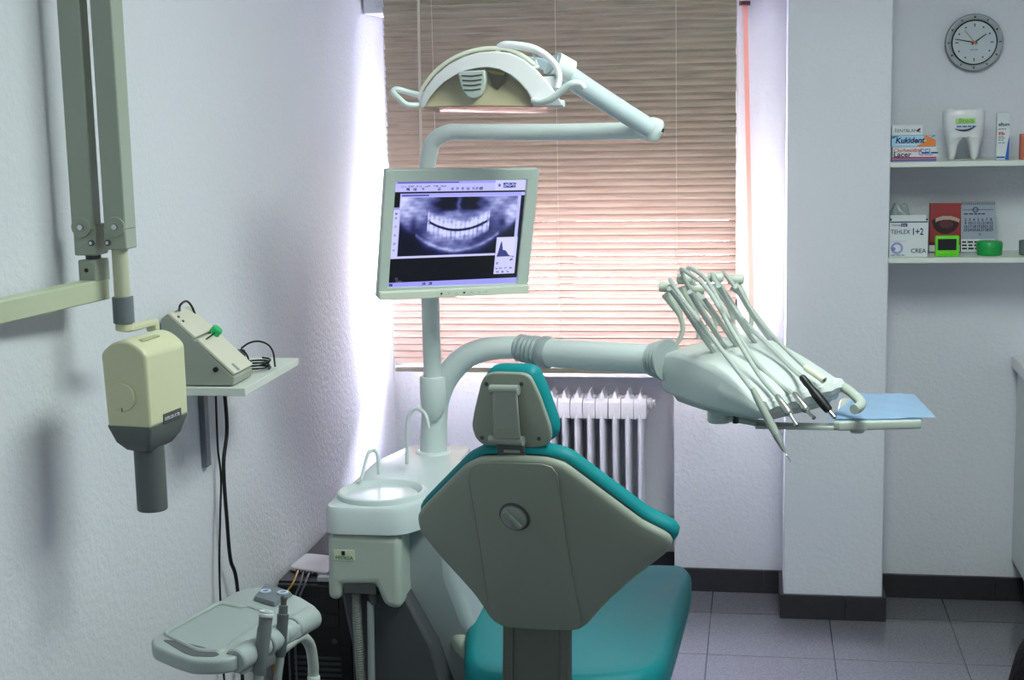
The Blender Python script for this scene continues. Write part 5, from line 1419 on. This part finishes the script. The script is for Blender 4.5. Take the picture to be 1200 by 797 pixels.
# ------------------------------------------------------------------ computer corner
pc = thing('computer_tower', V(-1.16, 4.0, 0), 'black computer tower standing on the floor between wall and dental unit', 'computer')
TX0, TX1, TY0, TY1, TZ = XL+.012, -1.055, 3.66, 4.30, .455
m = MB(); m.span((TX0, TY0+.02, .012), (TX1, TY1, TZ)); m.build('case', BLACK, pc, bevel=.004)
m = MB(); m.span((TX0+.003, TY0, .016), (TX1-.003, TY0+.021, TZ-.004)); fp = m.build('front_panel', mat('pc_front', (.06, .06, .068), .35), pc, bevel=.004)
for k, zz_ in enumerate((.40, .355)):
    m = MB(); m.span((TX0+.04, TY0-.003, zz_-.018), (TX1-.035, TY0+.004, zz_+.018)); m.build('drive_door', mat('pc_drive', (.09, .09, .10), .3), fp, bevel=.002)
m = MB()
for k in range(9): m.span((TX0+.04, TY0-.0015, .12+k*.016), (TX1-.035, TY0+.002, .128+k*.016))
m.build('vent_grille', DGREY, fp)
m = MB(); m.lathe([(0, .003), (.008, .003), (.008, 0), (0, 0)], (TX1-.05, TY0, .30), (0, -1, 0), 16); m.build('power_button', DGREY, fp)
for x, y in ((TX0+.03, TY0+.05), (TX1-.03, TY0+.05), (TX0+.03, TY1-.05), (TX1-.03, TY1-.05)):
    m = MB(); m.box((x, y, .006), (.03, .03, .0122)); m.build('foot', DGREY, pc)
# router on it
rz = TZ+.0005
rp = [atZ(339, 669, rz), atZ(383, 677, rz), atZ(398, 657, rz), atZ(359, 653, rz)]
rt_ = thing('router', sum(rp, Vector())/4, 'flat white router lying on top of the black computer tower', 'router')
m = MB(); pad(m, resample(rounded(rp, .012), 48), V(0, 0, 1), .013, .004, 3); m.build('router_case', mat('router_white', (.84, .83, .84), .4), rt_)
fdir2 = (rp[1]-rp[0]).normalized()
for k in range(4):
    p = rp[0].lerp(rp[1], .25+.15*k)+V(0, 0, .006); m = MB(); m.box(p+V(-fdir2.y, fdir2.x, 0)*-.0005, (.012, .004, .006), frame(fdir2, V(-fdir2.y, fdir2.x, 0), V(0, 0, 1))); m.build('port', DGREY, rt_)
m = MB(); w0 = atZ(376, 682, rz); m.box(V(w0.x+.012, max(w0.y, 3.69), rz+.007), (.045, .022, .014)); tag(m.build('small_adapter', WHITE, bevel=.003), 'small white adapter block on the tower in front of the router', 'adapter')
def netcable(mm, t_, label, ends):
    p = rp[0].lerp(rp[1], t_)+V(0, -.004, .006)
    P = [p] + [atY(x, y, yy) for x, y, yy in ends]
    P.append(V(P[-1].x, P[-1].y, .05)); P.append(V(P[-1].x+.02, P[-1].y-.05, .006))
    m = MB(); m.tube(P, .0028, 8); return tag(m.build('network_cable', mm), label, 'cable')
netcable(YELLOW, .25, 'yellow network cable drooping from the router', [(343, 684, 3.635), (333, 700, 3.61), (320, 740, 3.60)])
netcable(GCAB, .40, 'grey network cable beside the yellow one at the router', [(352, 684, 3.635), (344, 705, 3.615), (338, 740, 3.61)])
netcable(GCAB, .55, 'grey network cable farthest from the yellow one at the router', [(358, 683, 3.635), (350, 705, 3.615), (346, 745, 3.61)])
# black cable loop on the floor beside the unit
P = [atZ(x, y, .006) for x, y in ((520, 800), (523, 790), (529, 785), (536, 787), (542, 796), (552, 810), (580, 830))]
m = MB(); m.tube(P, .005, 8); tag(m.build('floor_cable', CABLE), 'black cable looping on the floor between unit and chair', 'cable')

# ------------------------------------------------------------------ light
lt = thing('ceiling_light', V(.3, 2.75, ZC-.08), 'fluorescent ceiling light above the chair', 'ceiling light')
m = MB(); m.span((-.05, 2.1, ZC-.05), (.65, 3.4, ZC)); m.build('housing', WHITE, lt, bevel=.003)
for k in range(3):
    m = MB(); m.tube([(.06+.22*k, 2.15, ZC-.07), (.06+.22*k, 3.35, ZC-.07)], .013, 12, smooth=0); m.build('lamp_tube', emit('tube_glow', (.93, 1.0, .95), 4), lt)
ar = bpy.data.lights.new('ceiling_tubes', 'AREA'); ar.shape = 'RECTANGLE'; ar.size = .6; ar.size_y = 1.2; ar.energy = 43; ar.color = (.875, 1.0, .925)
ao = bpy.data.objects.new('ceiling_tubes', ar); COL.objects.link(ao); ao.location = (.3, 2.75, ZC-.10)
fill_lt = lt.copy(); COL.objects.link(fill_lt); fill_lt.location = V(.3, .15, ZC-.08); fill_lt['label'] = 'added ceiling light behind the viewpoint, unseen front fill'  # second fixture added out of view as front fill
for o_ in list(lt.children):
    c_ = o_.copy(); COL.objects.link(c_); c_.parent = fill_lt
fill_ar = ar.copy(); fill_ar.energy = 9
fill_ao = bpy.data.objects.new('ceiling_tubes', fill_ar); COL.objects.link(fill_ao); fill_ao.location = (.3, .15, ZC-.10)  # fill lamp of the added fixture
# daylight: the sky beyond the glass, sampled through a portal
wd = bpy.data.worlds.new('sky'); SC.world = wd; wd.use_nodes = True
bg = wd.node_tree.nodes['Background']; bg.inputs['Color'].default_value = (.80, .78, 1.0, 1); bg.inputs['Strength'].default_value = 155
nt = wd.node_tree; tcw = nt.nodes.new('ShaderNodeTexCoord'); spw = nt.nodes.new('ShaderNodeSeparateXYZ'); crw = nt.nodes.new('ShaderNodeValToRGB'); mrw = nt.nodes.new('ShaderNodeMapRange')
nt.links.new(tcw.outputs['Generated'], spw.inputs[0]); nt.links.new(spw.outputs['Z'], mrw.inputs['Value']); mrw.inputs['From Min'].default_value = -1; mrw.inputs['From Max'].default_value = 1
nt.links.new(mrw.outputs['Result'], crw.inputs['Fac'])
els = crw.color_ramp.elements; els[0].position = .40; els[0].color = (.10, .095, .105, 1); els[1].position = .70; els[1].color = (.80, .78, 1.0, 1)
e_ = els.new(.5); e_.color = (.30, .29, .34, 1)
nt.links.new(crw.outputs['Color'], bg.inputs['Color'])
po = bpy.data.lights.new('window_portal', 'AREA'); po.shape = 'RECTANGLE'; po.size = WX1-WX0; po.size_y = WZ1-WZ0; po.cycles.is_portal = True
pob = bpy.data.objects.new('window_portal', po); COL.objects.link(pob); pob.location = ((WX0+WX1)/2, 5.44, (WZ0+WZ1)/2); pob.rotation_euler = (-PI/2, 0, 0)

SC.view_settings.view_transform = 'Standard'; SC.view_settings.look = 'None'
SC.view_settings.exposure = 0; SC.view_settings.gamma = 1; SC.view_settings.use_curve_mapping = False
SC.cycles.max_bounces = 10; SC.cycles.diffuse_bounces = 6; SC.cycles.transparent_max_bounces = 12
SC.cycles.caustics_reflective = False; SC.cycles.caustics_refractive = False
SC.cycles.sample_clamp_indirect = 14

for o_ in SC.objects:
    if o_.parent is not None: continue
    b_ = o_.name.split('.')[0]; c_ = o_.get('category')
    if b_ == 'medicine_carton': o_['group'] = 'cartons piled on the upper shelf'
    elif c_ == 'dental handpiece': o_['group'] = 'handpieces on the instrument console'
    elif b_ == 'wall_shelf': o_['group'] = 'shelves beside the pillar'
    elif b_ == 'hanging_cable': o_['group'] = 'cables hanging from the wall board'
    elif b_ == 'network_cable': o_['group'] = 'network cables of the router'
    elif c_ == 'suction handle': o_['group'] = 'suction handles in the tray'
    elif b_ == 'ceiling_light': o_['group'] = 'fluorescent ceiling lights'
